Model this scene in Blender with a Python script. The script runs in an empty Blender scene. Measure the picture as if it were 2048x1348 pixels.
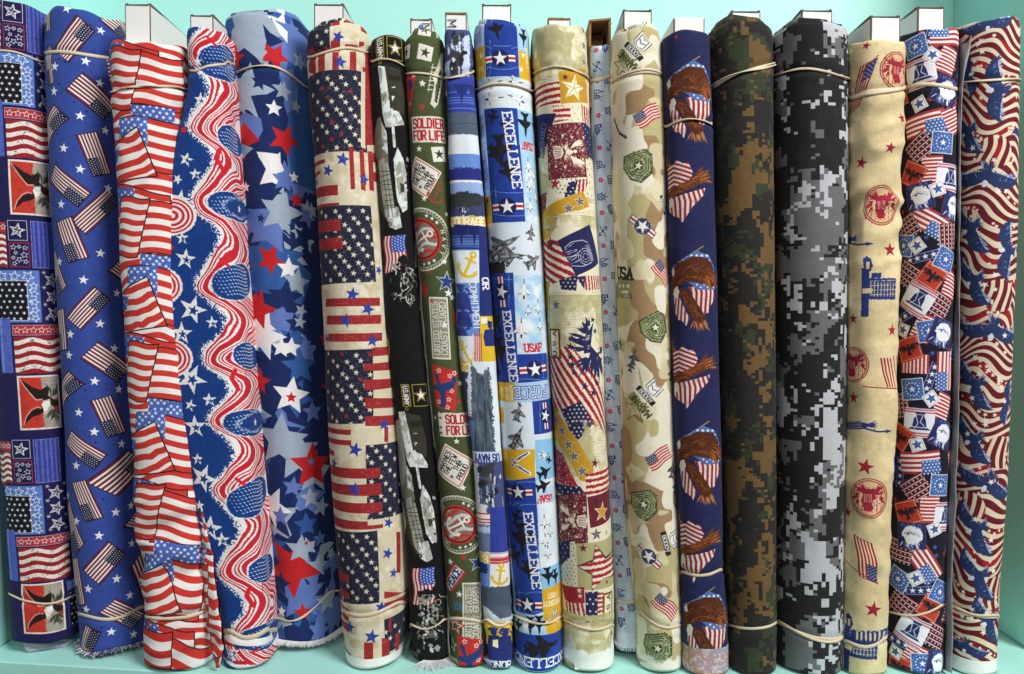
import bpy, math, random
import numpy as np
from mathutils import Vector

# ------------------------------------------------------------------ camera
F = 1607.0                      # focal length in photograph pixels (2048 wide)
PITCH = math.radians(1.8)
D0 = 0.70                       # distance to the front of the row of bolts
CP, SP = math.cos(PITCH), math.sin(PITCH)
def ray(x, y):
    a, b = (x - 1024.0) / F, -(y - 674.0) / F
    return np.array([a, CP + b * SP, -SP + b * CP])
_r = ray(1024, 1345); HC = -_r[2] / _r[1] * D0          # camera height above the shelf board
def unproj(x, y, d):
    r = ray(x, y); k = d / r[1]
    return np.array([r[0] * k, d, HC + r[2] * k])
def project(p):
    X, Y, Z = p[..., 0], p[..., 1], p[..., 2] - HC
    f = Y * CP - Z * SP; u = Y * SP + Z * CP
    return 1024 + F * X / f, 674 - F * u / f

sc = bpy.context.scene
COL = sc.collection
cam = bpy.data.cameras.new('camera'); cam.sensor_width = 36; cam.lens = F / 2048 * 36
cam.clip_start = 0.02; cam.clip_end = 50
camo = bpy.data.objects.new('camera', cam); COL.objects.link(camo)
camo.location = (0, 0, HC); camo.rotation_euler = (math.radians(90) - PITCH, 0, 0)
sc.camera = camo

# ------------------------------------------------------------------ light of the shop
w = bpy.data.worlds.new('World'); sc.world = w; w.use_nodes = True
bg = w.node_tree.nodes['Background']; bg.inputs[0].default_value = (0.93, 0.97, 1.0, 1); bg.inputs[1].default_value = 0.025
def area(name, loc, target, sx, sy, power, col):
    l = bpy.data.lights.new(name, 'AREA'); l.shape = 'RECTANGLE'; l.size = sx; l.size_y = sy; l.energy = power; l.color = col
    o = bpy.data.objects.new(name, l); COL.objects.link(o); o.location = loc
    o.rotation_euler = (Vector(target) - Vector(loc)).to_track_quat('-Z', 'Y').to_euler()
    return o
area('ceiling_or_fill_light', (1.2, -0.65, 1.8), (0, 0.75, 0.35), 0.8, 0.5, 60, (1.0, 0.985, 0.95))
area('ceiling_or_fill_light', (0.25, -2.3, 1.6), (0, 0.7, 0.25), 1.0, 0.6, 20, (1.0, 0.985, 0.96))  # soft front fill, standing in for the rest of the shop lighting
area('ceiling_or_fill_light', (-1.3, -0.9, 1.9), (0, 0.75, 0.35), 0.8, 0.5, 9, (1.0, 0.985, 0.96))  # weak fill added on the left to soften the shaded left sides
sc.view_settings.view_transform = 'Standard'; sc.view_settings.look = 'None'
sc.view_settings.exposure = 0.0; sc.view_settings.gamma = 1.0; sc.view_settings.use_curve_mapping = False
sc.render.engine = 'CYCLES'; sc.cycles.use_denoising = True
sc.cycles.max_bounces = 6

rng = np.random.RandomState(7); random.seed(7)

# ------------------------------------------------------------------ scene helpers
def srgb(c): 
    c = np.array(c, float) / 255
    return tuple(np.where(c <= .04045, c / 12.92, ((c + .055) / 1.055) ** 2.4)) + (1.0,)
def mesh_obj(name, verts, faces, mat=None, parent=None, smooth=True, fmat=None):
    me = bpy.data.meshes.new(name)
    me.from_pydata([tuple(v) for v in verts], [], [tuple(f) for f in faces])
    for m in (mat if isinstance(mat, (list, tuple)) else [mat]): me.materials.append(m)
    if fmat is not None: me.polygons.foreach_set('material_index', np.asarray(fmat, np.int32))
    me.polygons.foreach_set('use_smooth', np.full(len(me.polygons), smooth))
    me.update()
    o = bpy.data.objects.new(name, me); COL.objects.link(o)
    if parent is not None: o.parent = parent; o.matrix_parent_inverse = parent.matrix_basis.inverted()
    return o
def box(x0, x1, y0, y1, z0, z1):
    v = [(x, y, z) for z in (z0, z1) for y in (y0, y1) for x in (x0, x1)]
    f = [(0, 2, 3, 1), (4, 5, 7, 6), (0, 1, 5, 4), (2, 6, 7, 3), (0, 4, 6, 2), (1, 3, 7, 5)]
    return v, f
def bevel(o, wdt=0.001, seg=2):
    m = o.modifiers.new('bevel', 'BEVEL'); m.width = wdt; m.segments = seg; m.limit_method = 'ANGLE'
def nodes(name, rough=0.7):
    m = bpy.data.materials.new(name); m.use_nodes = True
    nt = m.node_tree; b = nt.nodes['Principled BSDF']; b.inputs['Roughness'].default_value = rough
    return m, nt, b
def tex_noise(nt, scale, detail=3, rough=.6, coord='Object', mapscale=None):
    tc = nt.nodes.new('ShaderNodeTexCoord'); n = nt.nodes.new('ShaderNodeTexNoise')
    n.inputs['Scale'].default_value = scale; n.inputs['Detail'].default_value = detail; n.inputs['Roughness'].default_value = rough
    if mapscale:
        mp = nt.nodes.new('ShaderNodeMapping'); mp.inputs['Scale'].default_value = mapscale
        nt.links.new(tc.outputs[coord], mp.inputs[0]); nt.links.new(mp.outputs[0], n.inputs['Vector'])
    else: nt.links.new(tc.outputs[coord], n.inputs['Vector'])
    return n
def plain(name, col, rough=.6, var=.08, nscale=60, bump=0, bscale=400, mapscale=None, spec=.4):
    m, nt, b = nodes(name, rough); L = nt.links.new
    b.inputs['Specular IOR Level'].default_value = spec
    n = tex_noise(nt, nscale, 4, .6, mapscale=mapscale); mix = nt.nodes.new('ShaderNodeMix'); mix.data_type = 'RGBA'
    c = np.array(srgb(col)); mix.inputs['A'].default_value = tuple(np.clip(c * (1 - var * 2), 0, 1)[:3]) + (1,)
    mix.inputs['B'].default_value = tuple(np.clip(c * (1 + var * 1.2), 0, 1)[:3]) + (1,)
    L(n.outputs['Fac'], mix.inputs['Factor']); L(mix.outputs['Result'], b.inputs['Base Color'])
    if bump:
        n2 = tex_noise(nt, bscale, 3, .6, mapscale=mapscale); bp = nt.nodes.new('ShaderNodeBump'); bp.inputs['Strength'].default_value = bump
        bp.inputs['Distance'].default_value = .0006; L(n2.outputs['Fac'], bp.inputs['Height']); L(bp.outputs['Normal'], b.inputs['Normal'])
    return m

M_AQUA = plain('aqua_paint', (176, 238, 229), .45, .035, 7, .35, 60)
M_WHITE = plain('white_cardboard', (236, 236, 234), .6, .03, 40, .15, 250)
M_KRAFT = plain('kraft_cardboard', (150, 112, 74), .85, .14, 90, .5, 500)
M_BAND = plain('rubber', (220, 204, 176), .5, .06, 120)
M_FOLD = plain('dark_fold', (112, 96, 84), .9, .25, 300)
M_INK = plain('black_ink', (40, 40, 46), .6, .05)
M_INKB = plain('blue_ink', (70, 120, 200), .6, .05)
M_THREAD = plain('white_thread', (226, 226, 228), .9, .06, 300)
M_THREADB = plain('navy_thread', (58, 66, 112), .9, .2, 300)

# ------------------------------------------------------------------ the shelf
BACK = D0 + 0.195
XW = 0.486
def struct(name, b, mat):
    o = mesh_obj(name, b[0], b[1], mat, smooth=False); o['kind'] = 'structure'; return o
pA, pB = None, None
def onfloor(x, y):
    r = ray(x, y); k = HC / -r[2]; return np.array([r[0] * k, r[1] * k, 0])
pA, pB = onfloor(0, 1322), onfloor(278, 1348)
sl = (pB[1] - pA[1]) / (pB[0] - pA[0])
yl = pA[1] + (-XW - pA[0]) * sl; yr = yl + 2 * XW * sl
t = .019
v = [(-XW - .02, yl, 0), (XW + .02, max(yr, .60), 0), (XW + .02, BACK + .02, 0), (-XW - .02, BACK + .02, 0)]
v += [(a, b_, -t) for a, b_, c in v]
fl = mesh_obj('shelf_floor', v, [(0, 1, 2, 3), (7, 6, 5, 4), (0, 4, 5, 1), (1, 5, 6, 2), (2, 6, 7, 3), (3, 7, 4, 0)], M_AQUA, smooth=False)
fl['kind'] = 'structure'; bevel(fl, .0012)
struct('shelf_back_wall', box(-XW - .02, XW + .02, BACK, BACK + .006, .0005, .95), M_AQUA)
for s, nm in ((-1, 'shelf_side_wall'), (1, 'shelf_side_wall')):
    x0, x1 = (XW, XW + .018) if s > 0 else (-XW - .018, -XW)
    bevel(struct(nm, box(x0, x1, .742 if s > 0 else .70, BACK - .0005, .0007, .95), M_AQUA), .001)
# ------------------------------------------------------------------ drawing the prints (flat ink on cloth, one bitmap per bolt, drawn here)
PXM = D0 / F                    # metres on the front plane per photograph pixel
RES = 1.6                       # bitmap pixels per photograph pixel
def vnoise(h, w, cy, cx, seed):
    r = np.random.RandomState(seed)
    gh, gw = int(h / cy) + 3, int(w / cx) + 3
    g = r.rand(gh, gw).astype(np.float32)
    y = np.arange(h) / cy; x = np.arange(w) / cx
    yi = y.astype(int); xi = x.astype(int); fy = (y - yi)[:, None]; fx = (x - xi)[None, :]
    fy = fy * fy * (3 - 2 * fy); fx = fx * fx * (3 - 2 * fx)
    a = g[yi][:, xi]; b = g[yi][:, xi + 1]; c = g[yi + 1][:, xi]; d = g[yi + 1][:, xi + 1]
    return (a * (1 - fx) + b * fx) * (1 - fy) + (c * (1 - fx) + d * fx) * fy
def fbm(h, w, cy, cx, seed, octv=3):
    o = 0; a = 1; s = 0
    for k in range(octv):
        o = o + a * vnoise(h, w, max(cy / 2 ** k, 1.01), max(cx / 2 ** k, 1.01), seed + 17 * k); s += a; a *= .5
    return o / s
def starpts(r, rot=0, inner=.4, n=5):
    a = np.arange(2 * n) * math.pi / n - math.pi / 2 + math.radians(rot)
    rr = np.where(np.arange(2 * n) % 2 == 0, r, r * inner)
    return np.stack([rr * np.cos(a), rr * np.sin(a)], 1)
def sdpoly(p, X, Y):
    d = None; ins = None
    q = np.roll(p, -1, 0)
    for (ax, ay), (bx, by) in zip(p, q):
        ex, ey = bx - ax, by - ay; wx = X - ax; wy = Y - ay
        l2 = ex * ex + ey * ey + 1e-9
        h = np.clip((wx * ex + wy * ey) / l2, 0, 1)
        dd = (wx - ex * h) ** 2 + (wy - ey * h) ** 2
        d = dd if d is None else np.minimum(d, dd)
        if ay != by:
            c = ((ay <= Y) != (by <= Y)) & (wx < ex * wy / ey)
            ins = c if ins is None else ins ^ c
    d = np.sqrt(d)
    return np.where(ins, -d, d) if ins is not None else d
GL = {}
def _g(ch, *st): GL[ch] = [np.array(s, float) for s in st]
_g('A', [(0, 6), (2, 0), (4, 6)], [(.8, 4), (3.2, 4)]); _g('B', [(0, 6), (0, 0), (3, 0), (3.8, .8), (3.8, 2.2), (3, 3), (0, 3)], [(3, 3), (4, 3.9), (4, 5.1), (3, 6), (0, 6)])
_g('C', [(4, 1.3), (3, 0), (1, 0), (0, 1), (0, 5), (1, 6), (3, 6), (4, 4.7)]); _g('D', [(0, 0), (2.8, 0), (4, 1.2), (4, 4.8), (2.8, 6), (0, 6), (0, 0)])
_g('E', [(4, 0), (0, 0), (0, 6), (4, 6)], [(0, 3), (2.8, 3)]); _g('F', [(4, 0), (0, 0), (0, 6)], [(0, 3), (2.8, 3)])
_g('G', [(4, 1.2), (3, 0), (1, 0), (0, 1), (0, 5), (1, 6), (3, 6), (4, 5), (4, 3.2), (2.4, 3.2)]); _g('H', [(0, 0), (0, 6)], [(4, 0), (4, 6)], [(0, 3), (4, 3)])
_g('I', [(2, 0), (2, 6)]); _g('K', [(0, 0), (0, 6)], [(4, 0), (0, 3.4)], [(1.4, 2.4), (4, 6)]); _g('L', [(0, 0), (0, 6), (4, 6)])
_g('M', [(0, 6), (0, 0), (2.2, 4), (4.4, 0), (4.4, 6)]); _g('N', [(0, 6), (0, 0), (4, 6), (4, 0)]); _g('O', [(1, 0), (3, 0), (4, 1), (4, 5), (3, 6), (1, 6), (0, 5), (0, 1), (1, 0)])
_g('P', [(0, 6), (0, 0), (3, 0), (4, 1), (4, 2.4), (3, 3.4), (0, 3.4)]); _g('R', [(0, 6), (0, 0), (3, 0), (4, 1), (4, 2.2), (3, 3.2), (0, 3.2)], [(2, 3.2), (4, 6)])
_g('S', [(4, 1), (3, 0), (1, 0), (0, .9), (0, 2.1), (1, 2.9), (3, 3.1), (4, 4), (4, 5.1), (3, 6), (1, 6), (0, 5)]); _g('T', [(0, 0), (4, 0)], [(2, 0), (2, 6)])
_g('U', [(0, 0), (0, 5), (1, 6), (3, 6), (4, 5), (4, 0)]); _g('V', [(0, 0), (2, 6), (4, 0)]); _g('W', [(0, 0), (1, 6), (2.2, 2), (3.4, 6), (4.4, 0)])
_g('X', [(0, 0), (4, 6)], [(4, 0), (0, 6)]); _g('Y', [(0, 0), (2, 3), (4, 0)], [(2, 3), (2, 6)]); _g('.', [(1.6, 5.9), (1.9, 5.9)]); _g(',', [(1.9, 5.7), (1.4, 7)])
_g('c', [(3.6, 2.8), (2.8, 2.2), (1.2, 2.2), (.4, 3.2), (.4, 5), (1.2, 6), (2.8, 6), (3.6, 5.3)]); _g('a', [(.6, 2.6), (1.6, 2.1), (2.8, 2.2), (3.4, 3), (3.4, 6)], [(3.4, 3.9), (1.2, 4), (.5, 5), (1.2, 6), (2.4, 6), (3.4, 5.2)])
_g('n', [(.5, 2.1), (.5, 6)], [(.5, 3.2), (1.6, 2.2), (2.8, 2.2), (3.5, 3), (3.5, 6)]); _g('i', [(2, 2.2), (2, 6)], [(2, .6), (2, .8)])
_g('@', [(2.6, 2.6), (1.6, 2.6), (1.3, 3.3), (1.6, 4), (2.6, 4)], [(2, 1.1), (3.6, 1.9), (4.1, 3.3), (3.6, 4.8), (2, 5.6), (.4, 4.8), (-.1, 3.3), (.4, 1.9), (2, 1.1)])
WIDE = {'M': 4.4, 'W': 4.4, '.': 2.4, ',': 2.4, 'I': 4.0, 'i': 4.0}
NARROW_OFF = {'I': 1.1, '.': .9, ',': .9, 'i': 1.1}

class Canvas:
    def __init__(s, S, T, PX, PY, smax, hgt):
        s.S, s.T, s.PX, s.PY, s.smax, s.hgt = S, T, PX, PY, smax, hgt
        s.w = int(2 * smax / PXM * RES); s.h = int(hgt / PXM * RES)
        s.a = np.zeros((s.h, s.w, 3), np.float32); s.clip = None
        s.n1 = vnoise(s.h, s.w, 4, 4, 5) * .6 + vnoise(s.h, s.w, 2, 2, 6) * .4
        s.front = PX.shape[1] // 2
    def P(s, x, y):
        n = len(s.T); i = float(np.interp(y, s.PY[:, s.front], np.arange(n)))
        for _ in range(3):
            k = int(min(max(i, 0), n - 1.001)); px = s.PX[k]; lo, hi = int(np.argmin(px)), int(np.argmax(px))
            if lo > hi: lo, hi = 0, len(px) - 1
            xs = px[lo:hi + 1]; ss = s.S[k, lo:hi + 1]
            if x < xs[0]: sv = ss[0] + (x - xs[0]) * PXM * 1.3; py = s.PY[k, s.front]
            elif x > xs[-1]: sv = ss[-1] + (x - xs[-1]) * PXM * 1.3; py = s.PY[k, s.front]
            else: sv = np.interp(x, xs, ss); py = np.interp(x, xs, s.PY[k, lo:hi + 1])
            i += (y - py) / max(1e-3, (s.PY[-1, s.front] - s.PY[0, s.front]) / (n - 1))
        tv = s.T[0] + i * (s.T[-1] - s.T[0]) / (n - 1)
        return ((sv + s.smax) / PXM * RES, tv / PXM * RES)
    def mp(s, pts, m=None):
        pts = np.asarray(pts, float)
        if m is None: return np.array([s.P(*p) for p in pts])
        if callable(m): return m(pts)
        return pts @ m[0].T + m[1]
    def A(s, x, y, ang=0, k=1.0, fx=1, fy=1):
        c, n = math.cos(math.radians(ang)), math.sin(math.radians(ang))
        return (np.array([[c, -n], [n, c]]) @ np.diag([k * fx, k * fy]) * RES, np.array(s.P(x, y)))
    def A3(s, O, U, V):
        o = np.array(s.P(*O)); u = np.array(s.P(O[0] + U[0], O[1] + U[1])) - o; v = np.array(s.P(O[0] + V[0], O[1] + V[1])) - o
        return (np.stack([u, v], 1), o)
    def fill(s, col): s.a[:] = np.array(col, np.float32)
    def put(s, y0, y1, x0, x1, cov, col):
        if s.clip is not None: cov = cov * s.clip[y0:y1, x0:x1]
        reg = s.a[y0:y1, x0:x1]; reg += (np.array(col, np.float32) - reg) * cov[..., None].astype(np.float32)
    def bb(s, p, pad):
        x0 = max(0, int(p[:, 0].min() - pad)); x1 = min(s.w, int(p[:, 0].max() + pad) + 1)
        y0 = max(0, int(p[:, 1].min() - pad)); y1 = min(s.h, int(p[:, 1].max() + pad) + 1)
        return (x0, x1, y0, y1) if x1 > x0 and y1 > y0 else None
    def rawpoly(s, p, col, a=1, rough=0):
        b = s.bb(p, 2 + rough * RES)
        if b is None: return
        x0, x1, y0, y1 = b
        sd = sdpoly(p, np.arange(x0, x1)[None, :] + .5, np.arange(y0, y1)[:, None] + .5)
        if rough: sd = sd + (s.n1[y0:y1, x0:x1] - .5) * 4 * rough * RES
        s.put(y0, y1, x0, x1, np.clip(.5 - sd, 0, 1) * a, col)
    def poly(s, pts, col, m=None, a=1, rough=0): s.rawpoly(s.mp(pts, m), col, a, rough)
    def rect(s, x0, y0, x1, y1, col, m=None, a=1, rough=0): s.poly([(x0, y0), (x1, y0), (x1, y1), (x0, y1)], col, m, a, rough)
    def star(s, x, y, r, col, rot=0, m=None, inner=.4, a=1, n=5, rough=0):
        if m is None: p = np.array(s.P(x, y)) + starpts(r, rot, inner, n) * RES
        else: p = s.mp(starpts(r, rot, inner, n) + [x, y], m)
        s.rawpoly(p, col, a, rough)
    def ell(s, x, y, rx, ry, col, m=None, a=1, rough=0, ang=0, n=26):
        t = np.linspace(0, 2 * math.pi, n, endpoint=False); c, sn = math.cos(math.radians(ang)), math.sin(math.radians(ang))
        p = np.stack([rx * np.cos(t) * c - ry * np.sin(t) * sn, rx * np.cos(t) * sn + ry * np.sin(t) * c], 1)
        p = np.array(s.P(x, y)) + p * RES if m is None else s.mp(p + [x, y], m)
        s.rawpoly(p, col, a, rough)
    def segs(s, A, B, hw, col, a=1, rough=0, square=False):
        p = np.concatenate([A, B]); b = s.bb(p, hw + 2 + rough * RES)
        if b is None: return
        x0, x1, y0, y1 = b; X = np.arange(x0, x1)[None, :] + .5; Y = np.arange(y0, y1)[:, None] + .5; d = None
        for (ax, ay), (bx, by) in zip(A, B):
            ex, ey = bx - ax, by - ay; wx, wy = X - ax, Y - ay; h = np.clip((wx * ex + wy * ey) / (ex * ex + ey * ey + 1e-9), 0, 1)
            dd = (wx - ex * h) ** 2 + (wy - ey * h) ** 2
            d = dd if d is None else np.minimum(d, dd)
        sd = np.sqrt(d) - hw
        if rough: sd = sd + (s.n1[y0:y1, x0:x1] - .5) * 4 * rough * RES
        s.put(y0, y1, x0, x1, np.clip(.5 - sd, 0, 1) * a, col)
    def line(s, pts, wd, col, m=None, close=False, a=1, rough=0):
        p = s.mp(pts, m)
        if close: p = np.concatenate([p, p[:1]])
        s.segs(p[:-1], p[1:], wd * RES / 2, col, a, rough)
    def ring(s, x, y, r, wd, col, m=None, a=1, rough=0, arc=(0, 360)):
        t = np.radians(np.linspace(arc[0], arc[1], 30)); p = np.stack([r * np.cos(t), r * np.sin(t)], 1)
        p = np.array(s.P(x, y)) + p * RES if m is None else s.mp(p + [x, y], m)
        s.segs(p[:-1], p[1:], wd * RES / 2, col, a, rough)
    def text(s, txt, x, y, h, col, ang=0, wd=.17, asp=.62, serif=False, m=None, rough=0, flip=1, gap=1.5, tw=None):
        if m is None: m = s.A(x, y, ang, 1)
        else: m = (m[0], s.mp([(x, y)], m)[0]); c, n = math.cos(math.radians(ang)), math.sin(math.radians(ang)); m = (m[0] @ np.array([[c, -n], [n, c]]), m[1])
        k = h / 6.0; adv = 0; A, B = [], []
        for ch in txt:
            if ch == ' ': adv += 3; continue
            off = NARROW_OFF.get(ch, 0); wch = WIDE.get(ch, 4.0) - 2 * off
            for st in GL.get(ch, []):
                q = st.copy(); q[:, 0] = q[:, 0] - off + adv
                for u, v_ in zip(q[:-1], q[1:]): A.append(u); B.append(v_)
                if serif:
                    for e, o in ((q[0], q[1]), (q[-1], q[-2])):
                        if (e[1] in (0., 6.)) and abs(e[0] - o[0]) < abs(e[1] - o[1]): A.append(e - [.85, 0]); B.append(e + [.85, 0])
                        elif abs(e[1] - o[1]) < .3 and e[1] in (0., 6.): A.append(e); B.append(e + [0, 1.1 if e[1] == 0 else -1.1])
                    if ch in 'ELBDPRFMNU':
                        for yy in ((0, 6) if ch in 'EBDPRFMN' else ((0,))): A.append(np.array([adv - .8, yy])); B.append(np.array([adv + .8, yy]))
            adv += wch + gap
        if not A: return
        A, B = np.array(A), np.array(B); adv -= gap
        kx = tw / adv if tw else k * asp / .62
        for q in (A, B): q[:, 0] = (q[:, 0] - adv / 2) * kx; q[:, 1] = (q[:, 1] - 3) * k * flip
        s.segs(s.mp(A, m), s.mp(B, m), h * wd * RES / 2, col, 1, rough)
    def set_clip(s, pts=None, m=None, rough=0):
        if pts is None: s.clip = None; return
        p = s.mp(pts, m); s.clip = np.zeros((s.h, s.w), np.float32); b = s.bb(p, 2)
        if b is None: return
        x0, x1, y0, y1 = b
        sd = sdpoly(p, np.arange(x0, x1)[None, :] + .5, np.arange(y0, y1)[:, None] + .5)
        if rough: sd = sd + (s.n1[y0:y1, x0:x1] - .5) * 4 * rough * RES
        s.clip[y0:y1, x0:x1] = np.clip(.5 - sd, 0, 1)
    def mask(s, cov, col, a=1): s.put(0, s.h, 0, s.w, np.clip(cov, 0, 1) * a, col)
    def noise(s, cell, seed, octv=3, asp=1): return fbm(s.h, s.w, cell * RES * asp, cell * RES, seed, octv)
    def mottle(s, col, cell, seed, lo, hi, a=1, octv=4, asp=1):
        n = s.noise(cell, seed, octv, asp); s.mask((n - lo) / (hi - lo), col, a)
    def flag(s, O=None, U=None, V=None, m=None, red=(170, 36, 44), white=(240, 236, 228), blue=(28, 30, 66), star=(235, 235, 235), n=13, wave=0, freq=1, ph=0, cu=.4, cv=7 / 13, stars=(6, 4), sr=None, outline=None, ow=1.6, kk=None, rough=0, canton=True):
        m = m if m is not None else s.A3(O, U, V)
        def wm(p):
            p = np.asarray(p, float); q = p.copy(); q[:, 1] = p[:, 1] + wave * np.sin(2 * math.pi * (p[:, 0] * freq + ph)) * 1.0
            return q @ m[0].T + m[1]
        us = np.linspace(0, 1, 2 if wave == 0 else 12)
        def strip(u0, u1, v0, v1):
            uu = u0 + us * (u1 - u0); return np.concatenate([np.stack([uu, uu * 0 + v0], 1), np.stack([uu[::-1], uu * 0 + v1], 1)])
        s.rawpoly(wm(strip(0, 1, 0, 1)), white, 1, rough)
        for i in range(0, n, 2): s.rawpoly(wm(strip(0, 1, i / n, (i + 1) / n)), red, 1, rough)
        if canton:
            s.rawpoly(wm(strip(0, cu, 0, cv)), blue, 1, rough)
            lu, lv = np.linalg.norm(m[0][:, 0]), np.linalg.norm(m[0][:, 1])
            nu, nv = stars; r = sr * RES if sr else min(lu * cu / nu, lv * cv / nv) * .36
            for j in range(nv):
                for i in range(nu - (j % 2)):
                    c = wm([((i + .5 + .5 * (j % 2)) / nu * cu, (j + .5) / nv * cv)])[0]
                    s.rawpoly(c + starpts(r, 0, .45), star)
        if outline is not None:
            p = wm(strip(0, 1, 0, 1)); p = np.concatenate([p, p[:1]]); s.segs(p[:-1], p[1:], ow * RES / 2, outline)
    def image(s, name):
        # woven look: faint thread variation in the ink
        th = (np.random.RandomState(3).rand(s.h, 1) * .5 + np.random.RandomState(4).rand(1, s.w) * .5 - .5) * 9
        a = np.clip(s.a + th[..., None] + (s.noise(9, 77, 3)[..., None] - .5) * 10, 0, 255) / 255
        im = bpy.data.images.new(name, s.w, s.h)
        px = np.ones((s.h, s.w, 4), np.float32); px[..., :3] = a[::-1]
        im.pixels.foreach_set(px.ravel()); im.update(); im.pack()
        return im

def cloth(name, im, bump=.25, rough=.85):
    m, nt, b = nodes(name, rough); L = nt.links.new
    uv = nt.nodes.new('ShaderNodeUVMap'); t = nt.nodes.new('ShaderNodeTexImage'); t.image = im; t.extension = 'MIRROR' if hasattr(t, 'extension') else 'EXTEND'
    L(uv.outputs[0], t.inputs[0]); L(t.outputs['Color'], b.inputs['Base Color'])
    b.inputs['Specular IOR Level'].default_value = .18; b.inputs['Sheen Weight'].default_value = .06
    n1 = tex_noise(nt, 900, 2, .7, mapscale=(1, 1, .35)); n2 = tex_noise(nt, 900, 2, .7, mapscale=(.3, .3, 1.2))
    ad = nt.nodes.new('ShaderNodeMath'); ad.operation = 'ADD'; L(n1.outputs['Fac'], ad.inputs[0]); L(n2.outputs['Fac'], ad.inputs[1])
    bp = nt.nodes.new('ShaderNodeBump'); bp.inputs['Strength'].default_value = bump; bp.inputs['Distance'].default_value = .0004
    L(ad.outputs[0], bp.inputs['Height']); L(bp.outputs['Normal'], b.inputs['Normal'])
    return m
# ------------------------------------------------------------------ bolt geometry
NQ, NS, NB = 26, 9, 5
def section(xc, aL, aR, aSL, d, c, cL, D, n):
    """closed outline from the back middle round the left side, the front and the right side to the back middle again"""
    pts = []
    cb = min(c, .02)
    for i in range(NB): t = math.pi / 2 * i / NB; pts.append((xc - aSL * math.sin(t), d + D - cb * (1 - math.cos(t))))
    for i in range(NS): pts.append((xc - aSL, d + D - cb + (cL + .004 * (aL > aSL + 1e-4) - D + cb) * i / NS))
    for i in range(NQ): t = math.pi / 2 * i / NQ; pts.append((xc - aL * math.cos(t) ** (2 / n), d + cL * (1 - math.sin(t) ** (2 / n))))
    pts.append((xc, d))
    for i in range(1, NQ + 1): t = math.pi / 2 * (1 - i / NQ); pts.append((xc + aR * max(math.cos(t), 0) ** (2 / n), d + c * (1 - math.sin(t) ** (2 / n))))
    for i in range(1, NS + 1): pts.append((xc + aR, d + c + (D - cb - c) * i / NS))
    for i in range(NB - 1, -1, -1): t = math.pi / 2 * i / NB; pts.append((xc + aR * math.sin(t), d + D - cb * (1 - math.cos(t))))
    return np.array(pts)
NC = NB + NS + NQ + 1 + NQ + NS + NB
APEX = NB + NS + NQ
def depth_for(ybot):
    r = ray(1024, ybot); return HC * r[1] / -r[2]
def smooth1(v, k):
    if k <= 0: return v
    p = np.concatenate([np.full(k, v[0]), v, np.full(k, v[-1])]); ker = np.hanning(2 * k + 1); ker /= ker.sum()
    return np.convolve(p, ker, 'valid')

def empty(name, loc):
    o = bpy.data.objects.new(name, None); COL.objects.link(o); o.location = loc; o.empty_display_size = .02; return o

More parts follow.
